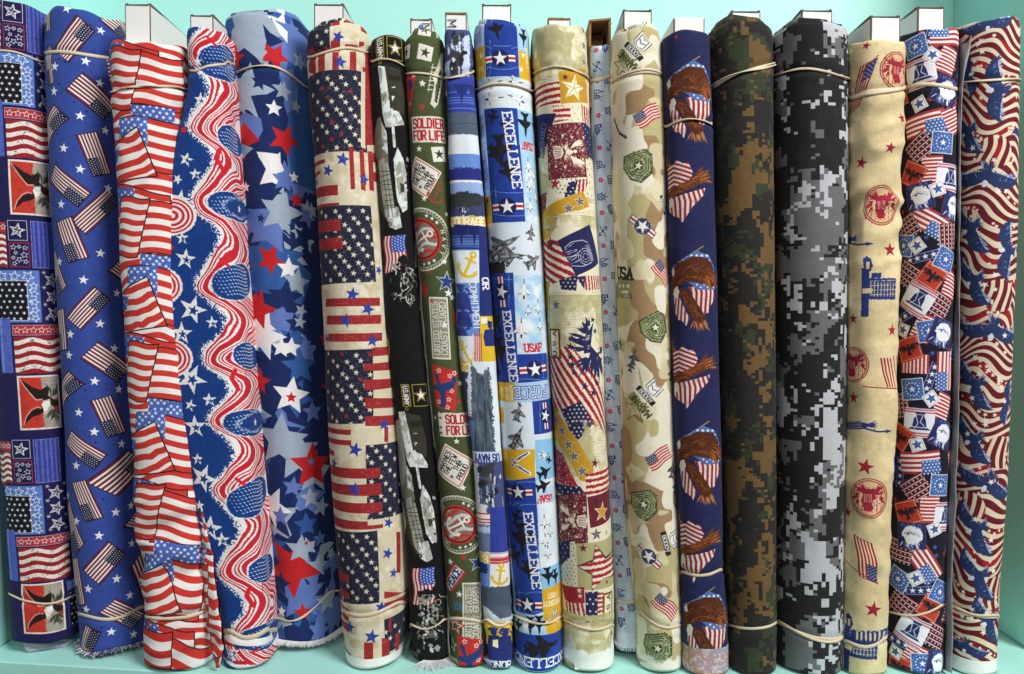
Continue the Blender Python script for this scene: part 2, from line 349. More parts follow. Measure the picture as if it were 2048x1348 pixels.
def make_bolt(key, label, rows, ytop, ybot, paint, n=2.2, capk=.85, D=.15, lift=.0015, bands=(), wr=.0005, folds=(), core=None, inner=0, seed=1, edge=(200, 200, 205), dd=0, tilt=0, NR=230, topwob=.0012, flapc=.006, smooths=10, lean=0):
    d = depth_for(ybot) + dd
    rows = sorted(rows); ry = np.array([r[0] for r in rows], float); rL = np.array([r[1] for r in rows], float); rR = np.array([r[2] for r in rows], float)
    rS = np.array([r[3] if len(r) > 3 else r[1] for r in rows], float)
    amean = float(np.mean(rR - np.maximum(rS, rL))) / 2 * PXM * d / D0; c = capk * 1.4 * amean; n = max(2.0, n - .1)
    xm = (rS[0] + rR[0]) / 2; ztop = unproj(xm, ytop, d)[2]; zb = lift
    zz = np.linspace(ztop, zb, NR); ypix = np.array([project(np.array([0, d, z]))[1] for z in zz])
    xL, xR, xS = (smooth1(np.interp(ypix, ry, v), smooths) for v in (rL, rR, rS))
    dT = d + c * .6
    G = np.zeros((NR, NC, 3)); S = np.zeros((NR, NC))
    for i, z in enumerate(zz):
        XL, XR, XS = (unproj(v[i], ypix[i], dT)[0] for v in (xL, xR, xS))
        xc = (max(XS, XL) + XR) / 2; aSL = xc - max(XS, XL); aR = XR - xc; aL = xc - XL
        k = min(1, max(0, (aL - aSL) / .008)); cL = c * (1 - k) + flapc * k
        dz = lean * (z - zb)
        p = section(xc, aL, aR, aSL, d + dz, c, cL, D, n); G[i, :, :2] = p; G[i, :, 2] = z
        ds = np.hypot(*np.diff(p, axis=0).T); s_ = np.concatenate([[0], np.cumsum(ds)]); S[i] = s_ - s_[APEX]
    base = G.copy(); T = ztop - zz
    PX, PY = project(base); lo, hi = NB + NS - 1, NC - NB - NS + 1
    smax = max(abs(S[:, NB + 2]).max() * .62, 0.045)
    cv = Canvas(S[:, lo:hi], T, PX[:, lo:hi], PY[:, lo:hi], smax, ztop - zb)
    cv.front = APEX - lo
    paint(cv)
    im = cv.image(key + '_print'); mat = cloth(key + '_cloth', im); med = plain(key + '_edge', edge, .95, .25, 900)
    # wrinkles, sag, band pinch
    r = np.random.RandomState(seed)
    tang = np.gradient(G[:, :, :2], axis=1); nrm = np.stack([tang[:, :, 1], -tang[:, :, 0]], 2); nrm /= np.linalg.norm(nrm, axis=2, keepdims=True) + 1e-9
    H = ztop - zb; sF = (S - S.min()) / .004; zF = np.repeat((T / .002)[:, None], NC, 1)
    def bil(g, zf, sf):
        zf = np.clip(zf, 0, g.shape[0] - 1.001); sf = np.clip(sf, 0, g.shape[1] - 1.001); a = zf.astype(int); b = sf.astype(int); u, v = zf - a, sf - b
        return (g[a, b] * (1 - v) + g[a, b + 1] * v) * (1 - u) + (g[a + 1, b] * (1 - v) + g[a + 1, b + 1] * v) * u
    def nf(cz, cs, sd):
        g = fbm(int(H / .002) + 3, int((S.max() - S.min()) / .004) + 3, cz / .002, cs / .004, sd, 3); return bil(g, zF, sF) - .5
    disp = wr * 3.2 * nf(.07, .03, seed * 31 + 1) + wr * 1.3 * nf(.018, .03, seed * 31 + 2)
    zrel = zz / ztop
    for (z0, z1, amp, cz, cs, skew) in folds:
        mid, half = (z0 + z1) / 2, (z1 - z0) / 2
        wgt = np.clip(1.25 - abs(zrel - mid) / half, 0, 1)
        g = fbm(int(H / .002) + 203, int((S.max() - S.min()) / .004) + 3, cz / .002, cs / .004, seed * 7 + int(1000 * z0), 2)
        v_ = bil(g, zF + S * skew / .002 + 100, sF)
        disp += amp * (np.abs(v_ - .5) * -2.4 + .35) * wgt[:, None]
    binfo = []
    for b in bands:
        (xa, ya), (xb, yb), (xc_, yc) = b['p']
        pxm = PX[NR // 2] + (np.interp(yb, PY[:, APEX], PX[:, APEX]) - PX[NR // 2, APEX])
        lo_, hi_ = min(xa, xc_), max(xa, xc_)
        xx = np.clip(pxm, lo_, hi_)
        co = np.polyfit([xa, xb, xc_], [ya, yb, yc], 2); yy = np.polyval(co, xx); yy = smooth1(yy, 5)
        ri = np.array([np.interp(yy[j], PY[:, j], np.arange(NR)) for j in range(NC)])
        ri = smooth1(ri, 4); binfo.append(ri)
        dist = (np.arange(NR)[:, None] - ri[None, :]) * (H / NR)
        disp -= b.get('pinch', .0011) * np.exp(-(dist / .0032) ** 2) - .0005 * np.exp(-((np.abs(dist) - .006) / .003) ** 2)
    G[:, :, :2] += nrm * disp[:, :, None]
    wob = topwob * (np.sin(S[0] * 90 + seed) + .5 * np.sin(S[0] * 210 + seed * 2)) + tilt * (G[0, :, 0] - G[0, APEX, 0])
    wob[[0, -1]] = 0
    fall = np.clip(1 - T / .03, 0, 1) ** 1.5
    G[:, :, 2] += fall[:, None] * wob[None, :]
    wob2 = topwob * (np.sin(S[-1] * 110 + seed * 3) + 1) * .7; G[:, :, 2] += np.clip(1 - (zz - zb) / .02, 0, 1)[:, None] * wob2[None, :]
    for i in range(3): G[i, :, :2] -= nrm[i] * (.0011 * (1 - i / 3) ** 2)
    verts = list(G.reshape(-1, 3)); faces = []; uvs = []; fm = []
    U = (S + smax) / (2 * smax); V = 1 - T / H
    for i in range(NR - 1):
        o = i * NC
        for j in range(NC - 1):
            faces.append((o + j, o + NC + j, o + NC + j + 1, o + j + 1)); fm.append(0)
            uvs += [(U[i, j], V[i]), (U[i + 1, j], V[i + 1]), (U[i + 1, j + 1], V[i + 1]), (U[i, j + 1], V[i])]
    # wound layers on the top end: rings stepping inwards
    prev = [j for j in range(NC)]
    cx, cy = G[0, :, 0].mean(), d + D / 2
    top = G[0].copy()
    for k in range(1, 9):
        ringv = top.copy(); f = 1 - .085 * k
        ringv[:, 0] = G[0, APEX, 0] + (top[:, 0] - G[0, APEX, 0]) * f; ringv[:, 1] = cy + (top[:, 1] - cy) * (1 - .022 * k)
        ringv[:, 2] = top[:, 2] + (.0012 if k % 2 else -.001) * (1 if k > 1 else .4)
        st = len(verts); verts += list(ringv)
        for j in range(NC - 1):
            faces.append((prev[j], prev[j + 1], st + j + 1, st + j)); fm.append(1 if k > 1 else 0); uvs += [(U[0, j], .999)] * 4
        prev = list(range(st, st + NC))
    faces.append(tuple(prev)); fm.append(1); uvs += [(.5, .5)] * NC
    st = (NR - 1) * NC; bot = G[-1].copy(); bot[:, 2] += .006
    b2 = len(verts); bb_ = bot.copy(); bb_[:, 0] = cx + (bot[:, 0] - cx) * .8; bb_[:, 1] = cy + (bot[:, 1] - cy) * .96; verts += list(bb_)
    for j in range(NC - 1): faces.append((st + j + 1, st + j, b2 + j, b2 + j + 1)); fm.append(1); uvs += [(U[-1, j], .001)] * 4
    faces.append(tuple(range(b2 + NC - 1, b2 - 1, -1))); fm.append(1); uvs += [(.5, .5)] * NC
    root = empty('fabric_bolt', (float(G[-1, APEX, 0]), float(d + D / 2), 0)); root['label'] = label; root['category'] = 'fabric bolt'; root['group'] = 'bolts of cloth standing on the shelf'
    def addmesh(name, verts, faces, mats, fm=None, uvs=None, smooth=True):
        o = mesh_obj(name, verts, faces, mats, None, smooth, fm)
        if uvs is not None:
            l = o.data.uv_layers.new(name='UVMap'); l.data.foreach_set('uv', np.array(uvs, np.float32).ravel())
        o.parent = root; o.matrix_parent_inverse = root.matrix_basis.inverted()
        return o
    cl = addmesh('cloth', verts, faces, [mat, med], fm, uvs)
    B = dict(root=root, G=G, S=S, nrm=nrm, d=d, c=c, ztop=ztop, zb=zb, zz=zz, mat=mat, med=med, add=addmesh, smax=smax, T=T, H=H, U=U, V=V, PX=PX, PY=PY, cloth=cl, im=im)
    # telescoped inner turns of cloth above the outer turn
    for k in range(inner):
        ins = .0032 * (k + 1); hz = .0042 * (k + 1) + .001 * r.rand()
        vs, fs, us = [], [], []; N2 = 8
        for i in range(N2):
            z = -.02 + (hz + .02) * i / (N2 - 1)
            P_ = G[2].copy(); P_[:, :2] -= nrm[2] * ins; P_[:, 1] += ins * .6
            P_[:, 2] = G[0, :, 2] + z + .0011 * np.sin(S[0] * (70 + 25 * k) + k * 2 + seed); P_[:, :2] -= nrm[2] * (.0008 if i == N2 - 1 else 0)
            vs += list(P_)
        for i in range(N2 - 1):
            for j in range(NC - 1):
                fs.append((i * NC + j, i * NC + j + 1, (i + 1) * NC + j + 1, (i + 1) * NC + j))
                va, vb = .93 - .05 * k + .006 * i, .93 - .05 * k + .006 * (i + 1); us += [(U[0, j] + .1 * k, va), (U[0, j + 1] + .1 * k, va), (U[0, j + 1] + .1 * k, vb), (U[0, j] + .1 * k, vb)]
        fs.append(tuple((N2 - 1) * NC + j for j in range(NC))); us += [(.5, .9)] * NC
        addmesh('inner_turn', vs, fs, [mat], None, us)
    # rubber bands
    for b, ri in zip(bands, binfo):
        for st_ in range(b.get('strands', 1)):
            w_ = b.get('w', 5.5) * .8 * PXM / 2; th = .0006; turns = b.get('twist', 0); vs, fs = [], []; KN = 8
            js = np.linspace(0, NC - 1, 2 * NC).astype(float)[:-1]
            for q, jf in enumerate(js):
                j = int(jf); fr = jf - j; j2 = min(j + 1, NC - 1)
                def at(j):
                    i = min(max(ri[j], 0), NR - 1.01); i0 = int(i); f = i - i0
                    return G[i0, j] * (1 - f) + G[i0 + 1, j] * f, nrm[i0, j]
                pa, na = at(j); pb, nb_ = at(j2); p = pa * (1 - fr) + pb * fr; nn = na * (1 - fr) + nb_ * fr; nn /= np.linalg.norm(nn) + 1e-9
                s_ = S[0, j] * (1 - fr) + S[0, j2] * fr
                ph = turns * s_ * 2 * math.pi / .1 + seed; ca, sa = math.cos(ph) if turns else 1, math.sin(ph) if turns else 0
                N3 = np.array([nn[0], nn[1], 0]); Zv = np.array([0, 0, 1.])
                off = .0006 + abs(sa) * w_ * .8
                p = p + N3 * off + Zv * (st_ * .0022 * math.sin(s_ * 55 + seed + 1) + .0005 * math.sin(s_ * 120 + seed))
                if st_: p = p + N3 * .0008
                for a_ in range(KN):
                    t_ = 2 * math.pi * a_ / KN; e1 = w_ * np.sign(math.cos(t_)) * abs(math.cos(t_)) ** .5; e2 = th * np.sign(math.sin(t_)) * abs(math.sin(t_)) ** .5
                    vs.append(p + Zv * (e1 * ca - e2 * sa) + N3 * (e1 * sa + e2 * ca))
            Q = len(js)
            for q in range(Q):
                for a_ in range(KN): fs.append((q * KN + a_, q * KN + (a_ + 1) % KN, ((q + 1) % Q) * KN + (a_ + 1) % KN, ((q + 1) % Q) * KN + a_))
            addmesh('rubber_band', vs, fs, [M_BAND])
    if core: make_core(B, **core)
    return B

def slab(p00, p10, p11, p01, th):
    """thin board: four front corners, thickness vector"""
    a = [np.array(p, float) for p in (p00, p10, p11, p01)]; th = np.array(th)
    v = a + [q + th for q in a]
    return v, [(0, 1, 2, 3), (7, 6, 5, 4), (0, 4, 5, 1), (1, 5, 6, 2), (2, 6, 7, 3), (3, 7, 4, 0)]

def make_core(B, x0, x1, ytop, skew=0, kraft=False, letter=None, front_low=None, rim=.0006, setback=.012, gap=.0008, dot=False, lean=0, depth=.115):
    d = B['d'] + B['c'] * .35 + setback; r = np.random.RandomState(int(x0))
    mat = M_KRAFT if kraft else M_WHITE
    zt = unproj((x0 + x1) / 2, ytop, d)[2]; zlow = B['ztop'] - .055
    yl = project(np.array([0, d, zlow]))[1]
    g = [unproj(x0 - skew, ytop, d)[0], unproj(x1 - skew, ytop, d)[0]]
    lx = (project(np.array([B['G'][0, APEX, 0], d, B['ztop']]))[0])
    XA, XB = g; xa, xb = XA + lean, XB + lean
    ztf = unproj((x0 + x1) / 2, front_low, d)[2] if front_low else zt
    cv_, cf_ = box(XA + .004, XB - .004, d + .008, d + depth - .008, .0008, zlow)
    sh = float(B['G'][-1, APEX, 0] - B['G'][0, APEX, 0]); cv_ = [(x + (sh if z < .01 else sh * (1 - zlow / B['ztop']) * .5), y, z) for x, y, z in cv_]
    core = B['add']('cardboard_core', cv_, cf_, [M_KRAFT], None, None, False)
    t = .0022
    def part(name, vf, m):
        o = mesh_obj(name, vf[0], vf[1], m, None, False); o.parent = core; bevel(o, .0005); return o
    e = .0012
    fp = part('front_panel', slab((xa, d, zlow), (xb, d, zlow), (XB, d + .001, ztf - e * r.rand()), (XA, d + .0006, ztf - e * r.rand()), (0, t, 0)), mat)
    sp = []
    for sx, X_ in ((-1, XA), (1, XB)):
        o_ = X_ + sx * gap; dz = .002 * r.rand()
        sp.append(part('side_panel', slab((o_, d + t + .0004, zlow), (o_, d + depth, zlow), (o_ + sx * .0015, d + depth, zt - .004 * r.rand()), (o_, d + t + .0004, zt + dz - .001), (-sx * t, 0, 0)), mat))
    part('back_panel', slab((XA, d + depth, zlow), (XB, d + depth, zlow), (XB, d + depth, zt - .001), (XA, d + depth, zt), (0, t, 0)), mat)
    if front_low: part('top_panel', slab((XA - gap, d + .001, zt + .0004), (XB + gap, d + .001, zt + .0022), (XB + gap, d + depth, zt + .0022), (XA - gap, d + depth, zt + .0004), (0, 0, t)), mat); part('inner_panel', slab((XA + .003, d + .03, zlow), (XB - .003, d + .03, zlow), (XB - .003, d + .03, zt), (XA + .003, d + .03, zt - .002), (0, t, 0)), M_KRAFT)
    rm = M_KRAFT if rim > .0018 else M_FOLD
    if rim:
        N = 14; vs, fs = [], []
        for i in range(N + 1):
            x = XA + (XB - XA) * i / N; h = rim * (.45 + .3 * r.rand()); zz = ztf - e * .5
            vs += [(x, d - .0002, zz - h * .35), (x, d - .0002, zz + h), (x, d + t + .0003, zz + h * .8), (x, d + t + .0003, zz - h * .35)]
        for i in range(N):
            for a_ in range(4): fs.append((i * 4 + a_, (i + 1) * 4 + a_, (i + 1) * 4 + (a_ + 1) % 4, i * 4 + (a_ + 1) % 4))
        fs += [(0, 1, 2, 3), tuple(N * 4 + a_ for a_ in (3, 2, 1, 0))]
        part('torn_edge', (vs, fs), rm)
        for sx, X_ in ((-1, XA), (1, XB)):
            o_ = X_ + sx * gap
            part('torn_edge', slab((o_ + sx * .0003, d + t, zt - .0014), (o_ + sx * .0003, d + depth, zt - .0035), (o_ + sx * .0004, d + depth, zt - .002), (o_ + sx * .0003, d + t, zt + .0016), (-sx * t * 1.2, 0, 0)), rm)
    if not kraft:  # raw brown corner folds
        for sx, X_ in ((-1, XA), (1, XB)):
            part('corner_fold', slab((X_ + sx * .0002, d + .0009, zlow), (X_ + sx * (gap + .0001), d + .0012, zlow), (X_ + sx * (gap + .0001), d + .0014, zt - .001), (X_ + sx * .0002, d + .0011, zt - .001), (0, .0012, 0)), M_FOLD)
    if letter:
        ch, lx, ly, hh, ang = letter
        c0 = unproj(lx, ly, d); c, s = math.cos(math.radians(ang)), math.sin(math.radians(ang)); k = hh * PXM / 6
        vs, fs = [], []
        for st in GL[ch]:
            q = (st - [2, 3]) * k
            for a, b in zip(q[:-1], q[1:]):
                u = (b - a) / (np.linalg.norm(b - a) + 1e-9); nn = np.array([-u[1], u[0]]) * hh * PXM * .05; o = len(vs)
                for p in (a - u * .0001 + nn, b + u * .0001 + nn, b + u * .0001 - nn, a - u * .0001 - nn):
                    vs.append((c0[0] + p[0] * c - p[1] * s, d - .00025, c0[2] - (p[0] * s + p[1] * c)))
                fs.append((o, o + 1, o + 2, o + 3))
        part('printed_letter', (vs, fs), M_INK)
        if dot:
            c0 = unproj(dot[0], dot[1], d); a = np.linspace(0, 2 * math.pi, 20, endpoint=False)
            part('printed_dot', ([(c0[0] + dot[2] * PXM * math.cos(t_), d - .0003, c0[2] + dot[2] * PXM * math.sin(t_)) for t_ in a], [tuple(range(19, -1, -1))]), M_INKB)
    return core

def frayed(B, mats, j0, j1, cnt, length, seed=0, name='frayed_edge', down=1, zrow=-1, spread=.6):
    """loose threads along the cut edge of the cloth: nobody could count them"""
    r = np.random.RandomState(seed); vs, fs, fm = [], [], []
    for _ in range(cnt):
        jf = j0 + (j1 - j0) * r.rand(); j = int(jf); f = jf - j
        p = B['G'][zrow, j] * (1 - f) + B['G'][zrow, j + 1] * f; nn = B['nrm'][zrow, j]
        L = length * (.3 + r.rand()); dirv = np.array([nn[0] * spread * r.rand() + .5 * r.randn() * spread, nn[1] * spread * r.rand() + .3 * r.randn() * spread, -down * (.35 + .6 * r.rand())]); dirv /= np.linalg.norm(dirv)
        side = np.cross(dirv, [0, 1, 0]); side /= np.linalg.norm(side) + 1e-9; wd = .00014 + .0002 * r.rand()
        p = p + np.array([nn[0], nn[1], 0]) * .0004 + [0, 0, .0008]
        bend = np.array([r.randn(), r.randn(), 0]) * L * .25
        q = [p, p + dirv * L * .5 + bend * .3, p + dirv * L + bend]; q = [np.array([a[0], a[1], max(a[2], .0006 + .001 * r.rand())]) for a in q]
        o = len(vs)
        for i, a in enumerate(q): vs += [a - side * wd * (1 - .3 * i), a + side * wd * (1 - .3 * i)]
        fs += [(o, o + 1, o + 3, o + 2), (o + 2, o + 3, o + 5, o + 4)]; k = r.randint(len(mats)); fm += [k, k]
    o = B['add'](name, vs, fs, list(mats), fm, None, False); o['kind'] = 'stuff'; return o

def sheet(B, name, path, mat, uvx=(.1, .3), amp=.0015, seed=1, nu=6, vr=(1, 0)):
    """loose strip of cloth; path rows: (photo y, photo x of one edge, its distance, photo x of other edge, its distance)"""
    r = np.random.RandomState(seed); path = sorted(path); yy = np.array([p[0] for p in path], float); N = 120
    ys = np.linspace(yy[0], yy[-1], N); cols = [smooth1(np.interp(ys, yy, [p[k] for p in path]), 5) for k in (1, 2, 3, 4)]
    vs, fs, us = [], [], []
    nz = fbm(N, nu + 2, 8, 3, seed, 3) - .5
    for i, y in enumerate(ys):
        a = unproj(cols[0][i], y, cols[1][i]); b = unproj(cols[2][i], y, cols[3][i]); a[2] = max(a[2], .001); b[2] = max(b[2], .001)
        for k in range(nu):
            t = k / (nu - 1); p = a * (1 - t) + b * t; p[0] += amp * nz[i, k] * 2; p[1] += amp * nz[i, k + 1] * 2 - .001 * math.sin(t * math.pi); vs.append(p)
    for i in range(N - 1):
        for k in range(nu - 1):
            fs.append((i * nu + k, i * nu + k + 1, (i + 1) * nu + k + 1, (i + 1) * nu + k))
            u0, u1 = (uvx[0] + (uvx[1] - uvx[0]) * q / (nu - 1) for q in (k, k + 1)); v0, v1 = vr[0] + (vr[1] - vr[0]) * i / N, vr[0] + (vr[1] - vr[0]) * (i + 1) / N
            us += [(u0, v0), (u1, v0), (u1, v1), (u0, v1)]
    o = B['add'](name, vs, fs, [mat], None, us); m = o.modifiers.new('solid', 'SOLIDIFY'); m.thickness = .0005; return o
def wrong_side(key, im, k=.55, col=(214, 214, 220)):
    m = cloth(key, im); nt = m.node_tree; b = nt.nodes['Principled BSDF']; t = [q for q in nt.nodes if q.type == 'TEX_IMAGE'][0]
    mx = nt.nodes.new('ShaderNodeMix'); mx.data_type = 'RGBA'; mx.inputs['Factor'].default_value = k; mx.inputs['B'].default_value = srgb(col)
    nt.links.new(t.outputs['Color'], mx.inputs['A']); nt.links.new(mx.outputs['Result'], b.inputs['Base Color']); return m
# ------------------------------------------------------------------ the prints
W = (238, 238, 236); K = (22, 22, 26)
def feathers(c, m, arc, length, cols, n, seed, wd=2.2, jit=.25, root=1.0):
    """tapered feather strokes along an arc: arc = list of (x, y, dx, dy)"""
    r = np.random.RandomState(seed); arc = np.array(arc, float); tt = np.linspace(0, 1, len(arc))
    for k in range(n):
        t = r.rand(); b = np.array([np.interp(t, tt, arc[:, q]) for q in range(4)])
        dv = b[2:] / (np.linalg.norm(b[2:]) + 1e-9); L = length * (.55 + .6 * r.rand()) * np.linalg.norm(b[2:])
        an = jit * r.randn(); dv = np.array([dv[0] * math.cos(an) - dv[1] * math.sin(an), dv[0] * math.sin(an) + dv[1] * math.cos(an)])
        nv = np.array([-dv[1], dv[0]]) * wd * (.6 + .6 * r.rand()); o = b[:2] + dv * L * .5 * r.rand() * root
        c.poly([o - nv * .6, o + dv * L * .5 - nv * .8, o + dv * L, o + dv * L * .5 + nv * .8, o + nv * .6], cols[r.randint(len(cols))], m)
def anchor(c, m, col, wd=4):
    c.line([(0, -16), (0, 18)], wd, col, m); c.line([(-9, -9), (9, -9)], wd * .8, col, m); c.ring(0, -20, 4.5, wd * .7, col, m)
    c.line([(-17, 8), (-14, 14), (-7, 19), (0, 21), (7, 19), (14, 14), (17, 8)], wd, col, m)
    for s in (-1, 1): c.poly([(s * 20, 11), (s * 17, 2), (s * 11, 9)], col, m)
JET = [(0, -30), (3, -18), (4, -8), (20, 6), (20, 11), (6, 9), (5, 17), (12, 24), (12, 28), (0, 25)]
JET = JET + [(-x, y) for x, y in JET[-2:0:-1]]
def jet(c, m, col, hi=None, rough=0):
    c.poly(JET, col, m, 1, rough)
    if hi:
        c.poly([(0, -26), (2, -12), (2, 18), (-1, 20), (-2, -12)], hi, m); c.poly([(5, -3), (17, 7), (8, 5)], hi, m); c.poly([(-5, 2), (-15, 9), (-6, 7)], hi, m)
        c.line([(-12, 26), (-6, 18)], 1.2, hi, m); c.line([(0, -22), (0, -16)], 1.6, (30, 30, 36), m)
def roundel(c, m, r=17, bars=True, navy=(30, 36, 84), red=(196, 38, 44)):
    if bars:
        for s in (-1, 1):
            c.rect(s * r * .9, -r * .42, s * r * 1.85, r * .42, W, m); c.rect(s * r * .9, -r * .14, s * r * 1.85, r * .14, red, m)
            c.line([(s * r * .9, -r * .42), (s * r * 1.85, -r * .42), (s * r * 1.85, r * .42), (s * r * .9, r * .42)], 1.4, navy, m)
    c.ell(0, 0, r, r, navy, m); c.star(0, 0, r * .92, W, 0, m, .38)
def ostar(c, x, y, r, col, rot=0, wd=1.0, m=None, inner=.45):
    p = starpts(r, rot, inner)
    p = np.array(c.P(x, y)) + p * RES if m is None else c.mp(p + [x, y], m)
    p = np.concatenate([p, p[:1]]); c.segs(p[:-1], p[1:], wd * RES / 2, col)
def eagle_bird(c, m, col, hi=None, seed=1):
    """spread eagle silhouette about 60 wide"""
    c.poly([(-4, -8), (4, -8), (7, 6), (4, 16), (-4, 16), (-7, 6)], col, m)
    c.poly([(-3, -8), (-4, -15), (1, -18), (7, -14), (4, -8)], col, m); c.poly([(-5, 14), (5, 14), (9, 26), (0, 23), (-9, 26)], col, m)
    for s in (-1, 1):
        c.poly([(s * 5, -6), (s * 16, -16), (s * 28, -14), (s * 24, -4), (s * 8, 6)], col, m)
        feathers(c, m, [(s * 8, 2, s * .3, 1), (s * 16, -4, s * .6, 1), (s * 24, -10, s * 1, .6), (s * 28, -13, s * 1, 0)], 13, [col], 22, seed + s, 1.8, .12)
        if hi: feathers(c, m, [(s * 9, -3, s * .3, 1), (s * 18, -9, s * .6, 1), (s * 26, -13, s * 1, .4)], 9, [hi], 10, seed + 5 + s, .7, .1)

# 1 ---- navy patchwork with eagles
def p_patch(c):
    NV, LB, RD = (32, 29, 80), (92, 128, 202), (180, 56, 62)
    c.fill(NV); r = np.random.RandomState(2)
    def doodle(m, x, y, k, rot):
        ostar(c, x, y, k, W, rot, 1.4, m, .42); ostar(c, x + .5, y, k * .72, W, rot, 1.0, m, .4); c.line([(x - k * .45, y - k * .1), (x + k * .4, y + k * .35)], 1.1, W, m); c.line([(x - k * .2, y + k * .3), (x + k * .3, y - k * .35)], 1.1, W, m)
    def tile(m):
        # star box, red box, striped panel
        c.rect(-1, 0, 36, 42, W, m); c.rect(0, 1, 35, 41, (30, 26, 76), m); doodle(m, 17, 21, 15, 12)
        c.rect(-1, 46, 38, 98, (160, 50, 62), m); c.rect(1, 48, 36, 96, (30, 26, 76), m)
        for x, y, k in ((8, 56, 6), (19, 55, 4), (30, 57, 5), (12, 68, 4), (28, 72, 7), (7, 78, 4), (18, 82, 6), (30, 86, 5), (9, 90, 5)): ostar(c, x, y, k, W, 10 * x, 1.0, m)
        c.rect(42, 0, 92, 99, (150, 160, 215), m); c.rect(43, 1, 91, 98, (58, 66, 150), m, 1, .4)
        for i in range(5): c.rect(46 + i * 9, 1, 50 + i * 9, 98, (92, 108, 190), m, .9, .6)
        c.rect(-40, 4, -5, 24, RD, m)
        for i in range(3): ostar(c, -34 + i * 12, 14, 6, W, 0, 1, m)
        c.flag(m=(m[0] @ np.diag([36, 74]), m[0] @ np.array([-42, 26]) + m[1]), canton=False, n=11, wave=.05, red=(160, 40, 44))
        # light-blue corner frame with black star field
        c.rect(-30, 104, 54, 214, (80, 110, 190), m); c.rect(-30, 105, 53, 213, LB, m, 1, .3)
        for x in (-22, 4, 29): ostar(c, x + 3, 117, 11 if x < 29 else 12, W, 5 + x, 1.5, m)
        for i in range(5): ostar(c, 42, 137 + 17 * i, 8, W, 8 * i, 1.3, m)
        c.rect(-30, 126, 30, 210, W, m); c.rect(-30, 127, 29, 209, (20, 20, 32), m)
        for j in range(7):
            for i in range(5): c.star(-24 + i * 13 + 6 * (j % 2) + r.randn(), 134 + j * 12, 4.2, W, r.rand() * 40, m)
        for i in range(3): doodle(m, 79, 124 + 36 * i, 16, 15 + 8 * i)
        for x, y in ((63, 108), (62, 140), (98, 106), (97, 142), (62, 176), (98, 178), (64, 206), (96, 208), (110, 120), (112, 160)):
            for k in range(3): a = k * math.pi / 3; c.line([(x - 4 * math.cos(a), y - 4 * math.sin(a)), (x + 4 * math.cos(a), y + 4 * math.sin(a))], .9, W, m)
        # red band of stars
        c.rect(-4, 219, 102, 241, (220, 190, 200), m); c.rect(-3, 220, 101, 240, RD, m, 1, .3)
        for i in range(7): ostar(c, 6 + i * 15.3, 230, 7, W, 5, 1.1, m)
        c.rect(-34, 205, -7, 320, (84, 100, 190), m); c.rect(-30, 205, -26, 320, (130, 150, 220), m)
        # waving flag with ink
        c.set_clip([(-2, 244), (101, 244), (101, 322), (-2, 322)], m)
        c.flag(m=(m[0] @ np.diag([106, 84]), m[0] @ np.array([-3, 240]) + m[1]), canton=False, n=9, wave=.05, freq=1.6, ph=.2, red=(158, 34, 40), white=(232, 228, 220))
        for x0 in (20, 52, 82):
            for k in range(60):
                t = r.rand(); x = x0 + 26 * (1 - t) + r.randn() * 3.5 - 8; y = 246 + 76 * t; c.ell(x, y, .5 + .9 * r.rand(), .5 + 1.1 * r.rand(), (60, 40, 40), m, .75, 0, 0, 6)
        c.set_clip()
        # eagle panel
        c.rect(-1, 326, 82, 441, (236, 228, 216), m); c.rect(3, 330, 78, 437, (196, 58, 46), m); c.rect(45, 330, 78, 437, (170, 164, 150), m, 1, 1.5)
        c.set_clip([(3, 330), (78, 330), (78, 437), (3, 437)], m)
        BK = (34, 28, 26)
        E = lambda *p: [(3 + (x - 80) * .0945, 330 + (y - 90) * .0965) for x, y in p]   # drawn on a 0-1000 panel
        c.poly(E((90, 105), (200, 190), (340, 300), (500, 370), (640, 280), (670, 380), (640, 500), (720, 560), (560, 600), (480, 590), (380, 560), (260, 420), (170, 270)), BK, m, 1, .35)
        c.line(E((100, 120), (180, 270), (290, 440), (400, 585), (520, 575)), 2.4, (228, 160, 150), m, rough=.3)
        c.poly(E((120, 1130), (190, 960), (290, 830), (400, 770), (520, 740), (540, 860), (430, 920), (300, 960), (220, 1040)), BK, m, 1, .35); c.line(E((125, 1120), (190, 930), (300, 790), (410, 740), (480, 765)), 2.2, (228, 160, 150), m, rough=.3)
        c.poly(E((500, 690), (560, 620), (660, 610), (680, 700), (620, 800), (590, 880), (545, 890), (530, 790)), (238, 236, 230), m, 1, .3); c.ell(*E((575, 850))[0], 1.6, 1.8, (214, 176, 90), m)
        c.poly(E((700, 620), (860, 560), (880, 960), (790, 860), (720, 740)), (150, 66, 40), m, 1, .8); c.poly(E((680, 540), (760, 600), (880, 640), (860, 760), (760, 760), (680, 700)), BK, m, 1, .8)
        feathers(c, m, [(*E((700, 540))[0], .3, -1), (*E((780, 520))[0], .5, -1), (*E((840, 500))[0], .6, -.8)], 24, [(62, 66, 58), (44, 46, 42), (92, 96, 84)], 26, 9, 2.0, .28); feathers(c, m, [(*E((690, 760))[0], -.1, 1), (*E((760, 860))[0], .2, 1), (*E((790, 960))[0], .5, 1)], 17, [(62, 66, 58), (44, 46, 42), (92, 96, 84)], 26, 12, 1.8, .5)
        c.set_clip()
        c.rect(88, 330, 140, 441, (60, 70, 150), m); c.rect(90, 332, 140, 352, LB, m); ostar(c, 104, 342, 9, W, 20, 1.3, m)
        c.rect(92, 356, 142, 440, (22, 22, 34), m)
        for j in range(7):
            for i in range(5): c.star(97 + i * 11 + 5 * (j % 2), 362 + j * 12, 3.8, W, r.rand() * 40, m)
    ax = c.A(5, 0)
    for k, (x, y) in enumerate(((-4, -437), (5, 2), (15, 440), (24, 877))): tile(c.A(x, y, 0, 1, 1, 1 if k < 3 else .94))
